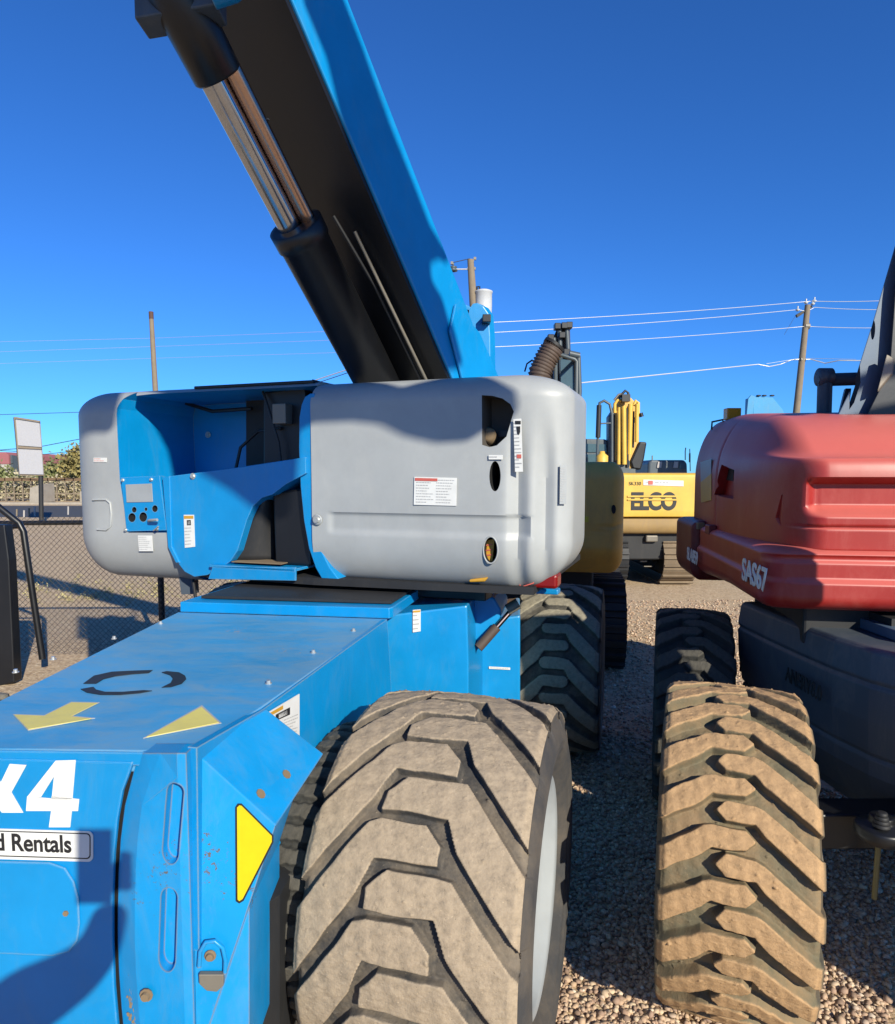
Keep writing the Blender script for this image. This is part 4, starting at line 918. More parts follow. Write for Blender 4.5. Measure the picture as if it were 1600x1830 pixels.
caster_panel([hs(*q) for q in [(1390, 800), (1520, 786), (1680, 776), (1680, 830), (1520, 806)]], (0, -.04, 0), SLATE, 'shadow_panel')
mb = MB()
for x in (.80,): mb.tube([(x, Yp - .05, 3.95), (x, Yp - .05, 5.1)], .012, SLATE, 10)
mb.build('shadow_bar', red)

# ============================================================ excavators
ex1 = thing('excavator', 'dull yellow excavator close behind the grey cover, half in shade, with crawler track', 'excavator', (1.0, 5.6, 0))
e1a = unit((.985, -.17, 0)); e1b = unit((.17, .985, 0)); E1Q = onY(1118, 850, 5.1); E1Q[2] = 0
efr = (E1Q, e1a, e1b, Z3)
def dex(P):
    Q = P.copy(); a, b, z = P[..., 0], P[..., 1], P[..., 2]; fr = np.clip(1 - b / .3, 0, 1)
    Q[..., 1] += .15 * sstep((1.12 - z) / .25) * fr + .012 * np.exp(-((z - (1.30 + .28 * a)) / .012) ** 2) * fr
    return Q
cw = weld(rbox((-1.7, 0, .90), (0, 1.6, 1.765), (.05, .10, .10, .3, .14, .14), efr, YELD, mid=(14, 6, 40), k=8, disp=dex).build('counterweight', ex1, ws=True))
E1F = lambda x, y, d=0.003: onp(x, y, E1Q - e1b * d, e1b)
mb = MB(); mb.prism([E1F(x, y) for x, y in oval(1097, 910, 4, 8)], -e1b * .004, VOID); mb.build('lifting_hole', cw)
mb = MB(); mb.prism([E1F(x, y) for x, y in [(1040, 923), (1052, 923), (1052, 933), (1040, 933)]], -e1b * .003, DECYEL); mb.build('small_sticker', cw)
def crawler(parent, O, X, Y, L, Wd, H, m, name='crawler_track'):
    mb = MB(); n = 46; r = H / 2; per = 2 * (L - H) + PI * H; prev = None
    def at(s):
        s %= per
        if s < L - H: return (r + s, H), (0, 1)
        s -= L - H
        if s < PI * r: t = PI / 2 - s / r; return (L - r + r * math.cos(t), r + r * math.sin(t)), (math.cos(t), math.sin(t))
        s -= PI * r
        if s < L - H: return (L - r - s, 0), (0, -1)
        s -= L - H; t = -PI / 2 - s / r; return (r + r * math.cos(t), r + r * math.sin(t)), (math.cos(t), math.sin(t))
    for i in range(n):
        (y, z), (ny, nz) = at(per * i / n); T = Y * nz - Z3 * ny; Nn = Y * ny + Z3 * nz
        c = np.asarray(O) + Y * y + Z3 * z
        mb.box(c - Nn * .02, (Wd / 2, per / n * .46, .015), m, X=X, Y=T, Z=Nn)
        mb.box(c + Nn * .010, (Wd / 2, .012, .018), m, X=X, Y=T, Z=Nn)
    o = mb.build(name, parent)
    b = MB(); b.box(np.asarray(O) + Y * L / 2 + Z3 * r, (Wd * .32, L / 2 - r * .5, r * .72), UNDER, X=X, Y=Y); b.build('track_frame', o, bevel=.05); return o
crawler(ex1, onY(1093, 850, 5.55) * [1, 1, 0], e1a, e1b, 2.6, .30, .74, UNDER)
crawler(ex1, onY(1093, 850, 5.55) * [1, 1, 0] - e1a * 1.6, e1a, e1b, 2.6, .30, .74, UNDER)
mb = MB(); mb.box(E1Q + e1a * -.8 + e1b * 1.4 + Z3 * .75, (.6, .9, .16), UNDER, X=e1a, Y=e1b); mb.build('undercarriage', ex1, bevel=.02)
mb = MB(); mb.box(E1Q + e1a * -1.0 + e1b * 2.1 + Z3 * 1.25, (.7, .7, .34), YELD, X=e1a, Y=e1b); mb.build('engine_house', ex1, bevel=.04)
# cab frame, arm and the corrugated hose rising over the grey cover
Ya = 6.1
mb = MB(); T = lambda *p, r=.02: mb.tube([onY(x, y, Ya + (q[0] if q else 0)) for x, y, *q in p], r, CABGREY, 8)
T((1000, 740), (993, 700), (993, 640), (1003, 634), (1027, 642), (1031, 646), (1030, 720), (1028, 760), r=.020)
T((1034, 636), (1036, 700), (1033, 745), r=.022); T((1003, 634, .6), (1030, 640, .6), (1031, 760, .6), r=.02); T((1000, 640), (1000, 640, .6), r=.02); T((1030, 642), (1030, 642, .6), r=.02)
T((1018, 632), (1036, 636), r=.03); T((1016, 690), (1024, 730), (1020, 745), r=.02)
mb.prism([onY(x, y, Ya + .62) for x, y in [(1002, 640), (1028, 646), (1028, 760), (1004, 740)]], (0, .02, 0), GLASS)
mb.build('cab_frame', ex1)
mb = MB(); mb.prism([onY(x, y, Ya + .9) for x, y in [(976, 760), (978, 640), (990, 600), (998, 582), (1018, 580), (1020, 640), (1022, 760)]], (.05, .25, 0), HOSE)
for a_, b_ in (((1000, 582), (1006, 760)), ((1013, 584), (1020, 700)), ((990, 604), (996, 760)), ((978, 605), (1018, 640))):
    mb.tube([onY(*a_, Ya + .85), onY(*b_, Ya + .85)], .024, CABGREY, 8)
for x, y in ((996, 584), (1008, 583), (1017, 582), (984, 604), (978, 612), (1004, 600), (1012, 630)): mb.box(onY(x, y, Ya + .84), (.03, .05, .03), BLACKP)
mb.build('machine_arm', ex1, bevel=.006)
mb = MB(); mb.tube([onY(938, 664, Ya), onY(942, 650, Ya), onY(952, 643, Ya)], .008, BLACKR, 6); mb.build('thin_cable', ex1)
mb = MB(); hp0 = [onY(x, y, Ya - .1) for x, y in [(958, 720), (960, 690), (966, 664), (976, 642), (988, 622), (990, 617)]]
path, rad = [], []
for i in range(len(hp0) - 1):
    for j in range(12):
        t = j / 12; path.append(hp0[i] * (1 - t) + hp0[i + 1] * t); rad.append((.095 if i < 4 else .085) + (.010 if j % 3 == 0 else -.004))
mb.tube(path, rad, HOSE, 22); mb.tube([hp0[-1] - np.array([.004, 0, .008]), hp0[-1] + np.array([.01, 0, .012])], .098, BLACKR, 22); mb.build('corrugated_hose', ex1)

ex2 = thing('excavator', 'bright yellow excavator seen from behind with ELCO lettering on its counterweight', 'excavator', (3.3, 11, 0))
Y2 = 10.0
def o2(x, y, d=0.): return onY(x, y, Y2 - d)
mb = MB(); z1 = o2(1180, 845)[2]; z0 = o2(1180, 950)[2]; zm = o2(1180, 925)[2]; xl = o2(1080, 845)[0]; xr = o2(1262, 845)[0]
efr2 = (np.array([0, Y2, 0.]), np.array([1., 0, 0]), np.array([0, 1., 0]), Z3)
cw2 = weld(rbox((xl, 0, zm), (xr + .5, 1.8, z1), (.12, .15, .10, .3, .02, .05), efr2, YEL, mid=(6, 4, 6), k=6).build('counterweight', ex2, ws=True))
weld(rbox((xl, .03, z0 - .04), (xr + .5, 1.8, zm - .012), (.12, .15, .10, .3, .15, .02), efr2, paint('muddy yellow', (.50, .33, .13), .6, .7, (.40, .27, .15), .4), mid=(6, 4, 6), k=6).build('counterweight_base', ex2, ws=True))
text_obj('ELCO', .345, o2(1127, 910, .006), (1, 0, 0), Z3, INK, 'counterweight_lettering', cw2, bold=.014, sx=.80, spacing=.95)
mb = MB()
for yy in (887, 893): mb.box(o2(1166, yy, .016), (.36, .002, .012), YEL)
mb.build('lettering_stripes', cw2)
sticker('white_band_sticker', [o2(1150, 857, .006), o2(1222, 859, .006), o2(1222, 869, .006), o2(1150, 867, .006)], (0, -1, 0), 1, cw2, head=None, seed=8)
mb = MB(); mb.prism([o2(x, y, .012) for x, y in [(1159, 859), (1167, 859), (1167, 866), (1159, 866)]], (0, -.002, 0), DECRED); mb.build('red_mark', cw2)
text_obj('SK330', .07, o2(1124, 867, .006), (1, 0, 0), Z3, INK, 'model_lettering', cw2, sx=1.0)
mb = MB(); mb.box((3.2, 11.2, .62), (.75, 1.0, .22), UNDER); mb.box(o2(1175, 985, -.8), (.10, .1, .16), BLACKP); mb.box(o2(1163, 962, -.2), (.09, .08, .05), STEEL); mb.build('undercarriage', ex2, bevel=.02)
for x, y, w_, h_ in ((1172, 995, .02, .015), (1150, 1003, .05, .01), (1158, 1012, .06, .006), (1146, 992, .01, .02)): mb = MB(); mb.box(o2(x, y, -.35), (w_, .02, h_), STEEL); mb.build('chassis_fitting', ex2)
X_, Y_ = np.array([1., 0, 0]), np.array([0, 1., 0])
crawler(ex2, onY(1222, 850, 10.1) * [1, 1, 0], X_, Y_, 3.6, .50, .80, paint('muddy track steel', (.26, .19, .12), .9, .6, (.4, .3, .2), .4))
crawler(ex2, onY(1128, 850, 10.1) * [1, 1, 0] - X_ * .25, X_, Y_, 3.6, .50, .80, UNDER)
# arm and boom folded upright
Y3 = 12.0; o3 = lambda x, y, d=0.: onY(x, y, Y3 - d)
def bar(mb, pts, w_, m, ex=.12):
    for (x0, y0), (x1, y1) in zip(pts[:-1], pts[1:]): mb.prism([o3(x0 - w_, y0), o3(x0 + w_, y0), o3(x1 + w_, y1), o3(x1 - w_, y1)], (0, ex, 0), m)
mb = MB(); mb.prism([o3(x, y, -.15) for x, y in [(1100, 840), (1101, 730), (1108, 712), (1126, 708), (1140, 722), (1143, 760), (1143, 790), (1130, 840)]], (0, .35, 0), YELD)
bm_o = mb.build('boom', ex2, bevel=.03)
for nm, pts, w_, m, d in (('boom_cylinder', [(1107, 728), (1106, 830)], 3.4, YEL, .0), ('boom_cylinder', [(1115, 726), (1116, 830)], 4.2, YEL, .05), ('boom_cylinder', [(1127, 722), (1125, 812)], 4.4, YEL, .0), ('boom_cylinder', [(1139, 722), (1138, 790)], 3.4, YEL, .06)):
    b = MB(); (x0, y0), (x1, y1) = pts; b.tube([o3(x0, y0, d), o3(x1, y1, d)], w_ * Y3 / F_PX, m, 14); b.build(nm, ex2)
mb = MB()
mb.tube([o3(1099, 738), o3(1099, 722), o3(1104, 715), o3(1110, 716)], .03, YEL, 8); mb.tube([o3(1133, 725), o3(1137, 716), o3(1141, 720), o3(1141, 740)], .03, YEL, 8)
mb.tube([o3(1102, 716), o3(1110, 706), o3(1118, 698), o3(1123, 702), o3(1124, 712)], .022, BLACKR, 8); mb.tube([o3(1098, 715), o3(1106, 705), o3(1114, 703)], .018, STEEL, 8)
mb.box(o3(1117, 712), (.07, .1, .06), BLACKP); mb.tube([o3(1111, 740), o3(1110, 830)], .02, BLACKR, 6); mb.tube([o3(1120, 730), o3(1121, 835)], .03, BLACKP, 6); mb.tube([o3(1132, 735), o3(1131, 800)], .025, BLACKP, 6); mb.tube([o3(1145, 738), o3(1147, 745)], .04, BLACKP, 8)
mb.build('boom_hoses', ex2)
mb = MB(); mb.prism([o3(x, y, -.2) for x, y in [(1088, 745), (1095, 734), (1100, 740), (1102, 832), (1088, 832)]], (0, .2, 0), CABGREY); mb.prism([o3(1118 - 14, 822), o3(1126, 822), o3(1126, 840), o3(1104, 840)], (0, .2, 0), CABGREY); mb.build('boom_foot', ex2, bevel=.02)
mb = MB(); mb.tube([o3(1067, 834, .3), o3(1069, 780, .3), o3(1070, 735, .3), o3(1072, 720, .3), o3(1080, 716, .3), o3(1090, 722, .3), o3(1094, 740, .3), o3(1094, 834, .3)], .024, CABGREY, 8); mb.tube([o3(1069, 782, .3), o3(1071, 724, .3)], .042, BLACKR, 10); mb.tube([o3(1070, 757, .3), o3(1094, 756, .3)], .015, CABGREY, 6); mb.build('hand_rail', ex2)
mb = MB(); mb.prism([o3(x, y, -.1) for x, y in [(1131, 838), (1127, 825), (1140, 796), (1143, 789), (1157, 790), (1152, 820), (1146, 840)]], (0, .4, 0), BLACKP); mb.build('bucket', ex2, bevel=.03)
mb = MB(); mb.prism([o3(x, y, -.3) for x, y in [(1040, 850), (1040, 787), (1044, 784), (1084, 785), (1087, 792), (1087, 850)]], (0, 1.2, 0), CABGREY); cab = mb.build('cab', ex2, bevel=.04)
mb = MB(); mb.prism([o3(x, y, -.29) for x, y in [(1047, 793), (1083, 794), (1084, 808), (1048, 808)]], (0, -.01, 0), GLASS); mb.prism([o3(x, y, -.29) for x, y in [(1047, 812), (1066, 812), (1066, 832), (1047, 832)]], (0, -.01, 0), GLASS); mb.build('cab_window', cab)
mb = MB(); mb.lathe([(0, .10), (.16, .10), (.20, .05), (.24, .04), (.24, 0)], o3(1076, 832, .5), (0, 0, 1), YEL, 20); mb.build('filter_can', ex2)
mb = MB(); mb.prism([o3(x, y, .9) for x, y in [(1106, 836), (1136, 838), (1136, 845), (1112, 845)]], (0, .4, 0), CABGREY); mb.build('walkway', ex2)

ldr = thing('wheel_loader', 'dark cab of a machine parked beyond the bright yellow counterweight', 'loader', (4.6, 16.6, 0))
o4 = lambda x, y, d=0.: onY(x, y, 16 - d)
mb = MB(); mb.prism([o4(x, y) for x, y in [(1158, 862), (1159, 826), (1165, 822), (1224, 822), (1229, 828), (1230, 862)]], (0, 1.4, 0), CABGREY); cb = mb.build('cab', ldr, bevel=.05)
for q in ([(1176, 825), (1183, 825), (1182, 836), (1174, 836)], [(1205, 825), (1212, 825), (1211, 836), (1203, 836)], [(1216, 826), (1225, 826), (1227, 838), (1214, 838)]):
    mb = MB(); mb.prism([o4(x, y, .01) for x, y in q], (0, -.02, 0), GLASS if q[0][0] > 1214 else PALEW); mb.build('cab_window', cb)
mb = MB(); mb.box((4.6, 17, .75), (.8, 1.6, .55), CABGREY); mb.build('body', ldr, bevel=.1)
for i, x in enumerate((4.0, 5.2)):
    mb = MB(); mb.lathe([(-.2, 0), (-.2, .5), (-.14, .6), (.14, .6), (.2, .5), (.2, 0)], (x, 16.2, .6), (1, 0, 0), BLACKR, 28); mb.build('wheel', ldr)
mb = MB(); mb.tube([o4(1225, 822), o4(1225, 806), o4(1226, 800)], .012, STEEL, 6); mb.tube([o4(1233, 826), o4(1233, 810)], .02, STEEL, 6); mb.tube([o4(1234, 842), o4(1233, 802)], .01, STEEL, 6); mb.tube([o4(1166, 822), o4(1166, 814)], .014, STEEL, 6); mb.build('antenna', ldr)

bl2 = thing('boom_lift', 'far blue boom lift whose boom base shows above the red hood', 'boom lift', (6.6, 14.5, 0))
o5 = lambda x, y, d=0.: onY(x, y, 14 - d)
mb = MB(); mb.prism([o5(x, y) for x, y in [(1345, 760), (1347, 708), (1382, 710), (1400, 732), (1412, 760)]], (.05, .5, 0), BLUFAR)
for x in (1356, 1366, 1380): mb.box(o5(x, 707), (.04, .04, .015), BLACKP)
mb.build('boom', bl2, bevel=.02)
mb = MB(); mb.prism([o5(x, y, .1) for x, y in [(1333, 760), (1338, 712), (1343, 706), (1349, 708), (1346, 740), (1344, 760)]], (.02, .1, 0), BLUFAR); mb.build('link_plate', bl2)
mb = MB(); mb.prism([o5(x, y, -.1) for x, y in [(1325, 850), (1325, 752), (1430, 752), (1430, 850)]], (0, 1.4, 0), BLUFAR); mb.box((6.8, 15, .7), (.9, 1.6, .3), BLUFAR); mb.build('turret', bl2, bevel=.06)
for x in (6.0, 7.7):
    mb = MB(); mb.lathe([(-.2, 0), (-.2, .4), (-.14, .5), (.14, .5), (.2, .4), (.2, 0)], (x, 14.2, .5), (1, 0, 0), BLACKR, 28); mb.build('wheel', bl2)

# ============================================================ poles and wires
def pole(name, label, pts, Y, r, extra=None):
    b = thing(name, label, 'utility pole', onY(pts[-1][0], 850, Y) * [1, 1, 0]); mb = MB()
    p = [onY(x, y, Y) for x, y in pts]; g = p[-1] + (p[-1] - p[0]) / (p[0][2] - p[-1][2]) * (p[-1][2] + .3)
    mb.tube([p[0], p[0] * .5 + p[-1] * .5, p[-1], g], [r, r * 1.15, r * 1.25, r * 1.5], POLEW, 14); mb.build('pole_shaft', b); return b
p1 = pole('utility_pole', 'bare wooden pole with no crossarm, behind the open blue cover at the left', [(270, 558), (277, 684)], 38, .115)
mb = MB(); mb.tube([onY(270, 557, 38), onY(270.6, 570, 38)], .125, paint('dark pole cap', (.14, .07, .05), .8), 14); mb.build('pole_cap', p1)
p2 = pole('utility_pole', 'wooden pole carrying a white transformer can, right behind the raised blue boom', [(841, 464), (846, 540)], 22, .10)
o6 = lambda x, y, d=0.: onY(x, y, 22 - d)
mb = MB(); tc = o6(864, 600); zt2 = o6(864, 521)[2]
mb.lathe([(0, .24), (.9, .27), (1.28, .27), (1.30, .29), (1.34, .29), (1.38, .20), (1.40, 0)], (tc[0], tc[1], zt2 - 1.34), (0, 0, 1), ALU, 36); tr = mb.build('transformer', p2)
mb = MB()
for y in (527, 548, 558): mb.box(o6(853, y), (.06, .05, .05), BLACKP)
mb.tube([o6(852, 524), o6(853, 512), o6(857, 512), o6(858, 522)], .03, BLACKP, 8); mb.build('bushing', tr)
mb = MB(); mb.tube([o6(814, 481), o6(838, 481)], .022, ALU, 8); mb.tube([o6(810, 469), o6(840, 462)], .012, WIRED, 6)
mb.lathe([(-.06, .05), (-.04, .14), (0, .14), (.01, .06), (.05, .12), (.09, .12), (.10, .03), (.2, .03)], o6(810, 482), (0, 0, 1), CABGREY, 18)
for x, y in ((802, 481), (808, 470), (804, 492), (849, 462), (848, 480), (845, 466), (838, 480)): mb.box(o6(x, y), (.04, .04, .04), STEEL)
mb.build('insulator_arm', p2)
p3 = pole('utility_pole', 'wooden pole with a tilted crossarm, standing beyond the red hood', [(1444, 545), (1424, 735)], 36, .14)
o7 = lambda x, y, d=0.: onY(x, y, 36 - d)
mb = MB(); mb.prism([o7(1424, 562), o7(1452, 545), o7(1453, 549), o7(1426, 567)], (0, .14, 0), UNDER)
for x, y in ((1426, 556), (1441, 543), (1456, 540), (1453, 545)): mb.lathe([(0, .05), (.05, .10), (.09, .10), (.12, .03), (.25, .04)], o7(x, y, .1), (0, 0, 1), ALU, 12)
mb.tube([o7(1438, 583), o7(1446, 583)], .17, STEEL, 10); mb.tube([o7(1430, 643), o7(1438, 643)], .16, STEEL, 10); mb.build('crossarm', p3)
GW = 'overhead lines'
def wire(label, pts, r, m, sag=0.0):
    P = []
    for i in range(len(pts) - 1):
        a, b = onY(*pts[i]), onY(*pts[i + 1])
        for j in range(12):
            t = j / 12; p = a * (1 - t) + b * t; p[2] -= sag * 4 * t * (1 - t); P.append(p)
    P.append(onY(*pts[-1])); mb = MB(); mb.tube(P, r, m, 6, False); return tag(mb.build('power_line'), label, 'power line', GW)
wire('topmost bright wire reaching the top of the crossarm pole', [(780, 580, 30), (1451, 538, 36), (1700, 528, 34)], .014, WIREM, .12)
wire('second bright wire down, ending at the low end of the crossarm', [(780, 599, 30), (1428, 553, 36), (1456, 549, 36), (1700, 549, 34)], .014, WIREM, .12)
wire('third bright wire down, crossing the pole below its crossarm', [(780, 624, 30), (1442, 583, 36), (1700, 580, 34)], .014, WIREM, .12)
wire('thick lowest white cable with a slack loop at the crossarm pole', [(960, 690, 26), (1040, 684, 28), (1355, 651, 35), (1375, 655, 35), (1395, 651, 36), (1415, 643, 36), (1450, 642, 36), (1475, 649, 35.5), (1500, 644, 35), (1700, 646, 33)], .026, WIREM)
wire('thin pale span just above the thick cable', [(1370, 650, 35.6), (1432, 640, 36), (1530, 642, 34)], .010, WIREM)
wire('faint high wire passing the bare pole', [(-100, 613, 50), (280, 604, 42), (700, 588, 32)], .009, WIREM)
wire('faint second wire passing the bare pole', [(-100, 632, 50), (280, 619, 42), (700, 604, 32)], .009, WIREM)
wire('faint lowest wire passing the bare pole', [(-100, 653, 50), (280, 640, 42), (700, 627, 32)], .008, WIREM)
wire('bright service wire meeting the boom above the tank cover', [(520, 694, 24), (640, 654, 22)], .018, WIREM)
wire('dark service wire just under the bright one at the boom', [(520, 700, 24), (640, 660, 22)], .012, WIRED)
wire('dark wire above the blank sign', [(-100, 744, 40), (260, 733, 40)], .018, WIRED)
wire('dark wire passing behind the middle of the blank sign', [(-100, 812, 40), (28, 802, 40), (78, 797, 40), (260, 762, 40)], .022, WIRED)
wire('dark wire crossing low behind the blank sign', [(-100, 800, 41), (20, 806, 41), (78, 812, 41), (260, 792, 41)], .018, WIRED)
wire('thin guy wire hanging from the crossarm', [(1422, 564, 36), (1402, 598, 36)], .008, WIRED)

# ============================================================ sign, building, trees, wall, far fence
sg = thing('billboard', 'blank two-panel roadside sign on one post beyond the fence', 'sign', onY(74, 850, 24) * [1, 1, 0])
o8 = lambda x, y, d=0.: onY(x, y, 24 - d)
mb = MB(); mb.prism([o8(x, y) for x, y in [(25, 745), (72, 752), (79, 850), (35, 850)]], (-.25, .35, 0), SIGNF); mb.build('sign_frame', sg)
for q in ([(29, 748), (71, 754), (75, 799), (33, 796)], [(33, 801), (75, 803), (78, 848), (36, 847)]):
    mb = MB(); mb.prism([o8(x, y, .01) for x, y in q], (0, -.03, 0), SIGNW); mb.build('sign_panel', sg)
mb = MB(); mb.prism([o8(x, y, .05) for x, y in [(33, 797), (75, 800), (75, 803), (33, 801)]], (0, -.04, 0), SIGNF); mb.prism([o8(x, y, .05) for x, y in [(28, 745), (72, 752), (72, 755), (28, 748)]], (0, -.04, 0), SIGNF)
mb.tube([o8(73, 850, -.1), o8(74, 935, -.1)], .075, UNDER, 12); mb.build('sign_post', sg)
bd2 = thing('building', 'white building with a faded red upper wall at the far left edge', 'building', onY(-10, 850, 75) * [1, 1, 0])
o9 = lambda x, y, d=0.: onY(x, y, 75 - d)
mb = MB(); a0, a1 = o9(-160, 829), o9(17, 858); gz = 0
mb.prism([(a0[0], 75, 0), (a1[0], 75, 0), (a1[0], 75, o9(0, 829)[2]), (a0[0], 75, o9(0, 829)[2])], (.8, 10, 0), PALEW); mb.build('wall', bd2)
mb = MB(); z2, z3 = o9(0, 829)[2], o9(0, 808)[2]
mb.prism([(a0[0], 74.9, z2), (a1[0] + .1, 74.9, z2), (a1[0] + .1, 74.9, z3 - .3), (a1[0] - .2, 74.9, z3), (a0[0], 74.9, z3)], (.8, 10.2, 0), PINK); mb.build('upper_wall', bd2)
mb = MB(); mb.prism([(a1[0] + .15, 75.1, 0), (a1[0] + .6, 80, 0), (a1[0] + .6, 80, z3 - 1), (a1[0] + .15, 75.1, z3 - .3)], (.2, 0, 0), CABGREY); mb.build('side_wall', bd2)
LEAF = {}
def leafmat(name, c1, c2):
    m, t, b = base_mat(name); oi = t.nodes.new('ShaderNodeTexCoord'); nz = noise(t, oi.outputs['Object'], 1.6, 4, .7)
    at = t.nodes.new('ShaderNodeAttribute'); at.attribute_name = 'tone'
    c = mix(t, ramp(t, nz, [(.35, (0, 0, 0)), (.65, (1, 1, 1))]), c1, c2); c = mix(t, at.outputs['Fac'], c, [x * 1.5 for x in c2]); t.links.new(c, b.inputs['Base Color']); b.inputs['Roughness'].default_value = .8; return m
LF1 = leafmat('ochre autumn leaves', (.11, .10, .03), (.25, .20, .07)); LF2 = leafmat('olive leaves', (.07, .09, .03), (.17, .18, .07)); LF3 = leafmat('pale dry brush', (.20, .17, .10), (.38, .33, .22))
BARK = simple('bark', (.10, .075, .05), .9)
def foliage(name, parent, shape, n, leaf, m, rng):
    P = []; F = []; tone = []
    cl = [shape(rng) for _ in range(max(12, n // 60))]
    for i in range(n):
        c = np.array(cl[rng.integers(len(cl))]) + rng.normal(0, leaf * 3.2, 3) if rng.random() < .8 else np.array(shape(rng))
        a = rng.normal(size=3); a /= np.linalg.norm(a); b = np.cross(a, rng.normal(size=3)); b /= np.linalg.norm(b); s = leaf * rng.uniform(.6, 1.5)
        k = len(P); P += [c - a * s, c + b * s * .6, c + a * s, c - b * s * .6]; F.append((k, k + 1, k + 2, k + 3)); tone += [rng.random() * .5] * 4
    off = np.array(WORLD[parent.name]) if parent else np.zeros(3); me = bpy.data.meshes.new(name); me.from_pydata((np.array(P) - off).tolist(), [], F)
    at = me.attributes.new('tone', 'FLOAT', 'POINT'); at.data.foreach_set('value', np.array(tone, np.float32)); me.materials.append(m)
    o = bpy.data.objects.new(name, me); COL.objects.link(o); o.parent = parent
    if parent: WORLD[o.name] = tuple(off)
    return o
def tree(label, px, top, bot, Y, wpx, m, n, leaf):
    base = onY(px, 850, Y) * [1, 1, 0]; t = thing('tree', label, 'tree', base); z1 = onY(px, top, Y)[2]; z0 = max(.2, onY(px, bot, Y)[2]); R = wpx / 2 * Y / F_PX
    rng = np.random.default_rng(int(px * 7 + 1000))
    mb = MB(); mb.tube([base, base + [0, 0, z1 * .4], base + [.1, 0, z1 * .8]], [R * .10, R * .08, R * .03], BARK, 8)
    for k in range(7): a = rng.uniform(0, 2 * PI); h = z1 * rng.uniform(.25, .6); mb.tube([base + [0, 0, h], base + [math.cos(a) * R * .6, math.sin(a) * R * .6, h + z1 * .2]], [R * .04, R * .01], BARK, 6)
    mb.build('trunk', t)
    def shp(r):
        h = r.random() ** .8; z = z0 + (z1 - z0) * h; rr = R * (1 - h ** 1.6) ** .6 * math.sqrt(r.random()) * (.75 + .35 * math.sin(h * 9 + px)); a = r.uniform(0, 2 * PI)
        return [base[0] + math.cos(a) * rr, base[1] + math.sin(a) * rr, z]
    foliage('crown', t, shp, n, leaf, m, rng)
tree('large ochre conical tree just left of the grey tank cover', 141, 813, 882, 50, 54, LF1, 5200, .13)
tree('small olive tree between the sign and the ochre tree', 92, 838, 884, 52, 32, LF2, 2400, .14)
tree('low bush-like tree behind the sign post', 48, 856, 880, 56, 30, LF2, 1600, .14)
tree('dark green scrub tree at the far left edge', 4, 850, 880, 58, 34, LF2, 1800, .14)
tree('green tree top at the left behind the first hedge', -30, 840, 880, 58, 50, LF2, 1800, .14)
hd = foliage('hedge', None, lambda r: [r.uniform(-38, -12), r.uniform(44.5, 46), .2 + 1.05 * r.random()], 9000, .10, LF3, np.random.default_rng(3)); tag(hd, 'long low dry hedge along the far side of the road', 'hedge')
mb = MB()
for i in range(60):
    x = -40 + i * .55
    mb.box((x, 44, .75), (.03, .03, .75), POLEW)
mb.box((-24, 44, 1.42), (16, .03, .10), simple('rust rail', (.24, .15, .08), .8)); mb.box((-24, 44, .5), (16, .02, .04), POLEW)
tag(mb.build('picket_fence'), 'brown-topped picket fence in front of the dry hedge', 'fence')
mb = MB(); c_ = onY(66, 850, 40) * [1, 1, 0]; mb.prism([onY(x, y, 40) for x, y in [(52, 898), (53, 872), (60, 870), (76, 864), (78, 898)]], (0, 1.2, 0), CONC); tag(mb.build('concrete_block', bevel=.03), 'pale concrete block beside the sign post', 'concrete block')
mb = MB(); mb.prism([onY(x, y, 40) for x, y in [(143, 897), (143, 878), (152, 878), (152, 897)]], (0, .4, 0), CONC); mb.prism([onY(x, y, 39.9) for x, y in [(147, 893), (147, 882), (151, 882), (151, 893)]], (0, -.05, 0), DECORG); tag(mb.build('gate_pier'), 'small pale pier with an orange mark beside the tank cover edge', 'pier')

# ============================================================ near fence
fe = thing('chain_link_fence', 'dark chain-link fence with a slanted brace pipe at the left', 'fence', onY(60, 850, 6.2) * [1, 1, 0])
Yf = 6.2; fz0, fz1 = .02, float(onY(150, 931, Yf)[2]) + .035; fx0, fx1 = -5.2, -1.35
mb = MB(); pr = .052; rw = .0023
def seg2(x0, z0, x1, z1, y):
    if x0 < fx0 or x1 > fx1: return
    mb.tube([(x0, y, z0), (x1, y, z1)], rw, FENCEW, 3, False)
Hf = fz1 - fz0; x = fx0 - Hf
while x < fx1:
    a, b = max(x, fx0), min(x + Hf, fx1)
    if b > a:
        mb.tube([(a, Yf, fz0 + (a - x)), (b, Yf, fz0 + (b - x))], rw, FENCEW, 3, False)
        mb.tube([(a, Yf + .006, fz1 - (a - x)), (b, Yf + .006, fz1 - (b - x))], rw, FENCEW, 3, False)
    x += pr
mb.build('wire_mesh', fe)
mb = MB(); mb.tube([(fx0, Yf + .02, fz1 - .06), (onY(40, 935, Yf)[0], Yf + .02, fz1 - .055), (fx1, Yf + .02, fz1 - .035)], .022, BLACKP, 12); mb.build('top_rail', fe)
mb = MB()
for x in (fx1 - .05, -2.65): mb = MB(); mb.tube([(x, Yf + .05, 0), (x, Yf + .05, fz1 + .01)], .028, BLACKP, 12); mb.build('fence_post', fe)
mb = MB(); mb.tube([onY(-40, 872, 5.6), onY(0, 908, 5.6), onY(34, 935, 5.6), onY(42, 950, 5.6), onY(58, 1060, 5.6), onY(76, 1178, 5.6)], .026, BLACKP, 12); mb.tube([onY(-60, 944, 5.6), onY(36, 941, 5.6)], .018, BLACKP, 10); mb.build('brace_pipe', fe)
mb = MB(); mb.prism([onY(x, y, 5.3) for x, y in [(-60, 938), (8, 938), (16, 1000), (26, 1220), (-60, 1240)]], (0, .10, 0), BLACKP); tag(mb.build('gate_post', bevel=.01), 'wide black gate post at the left edge in front of the fence', 'post')
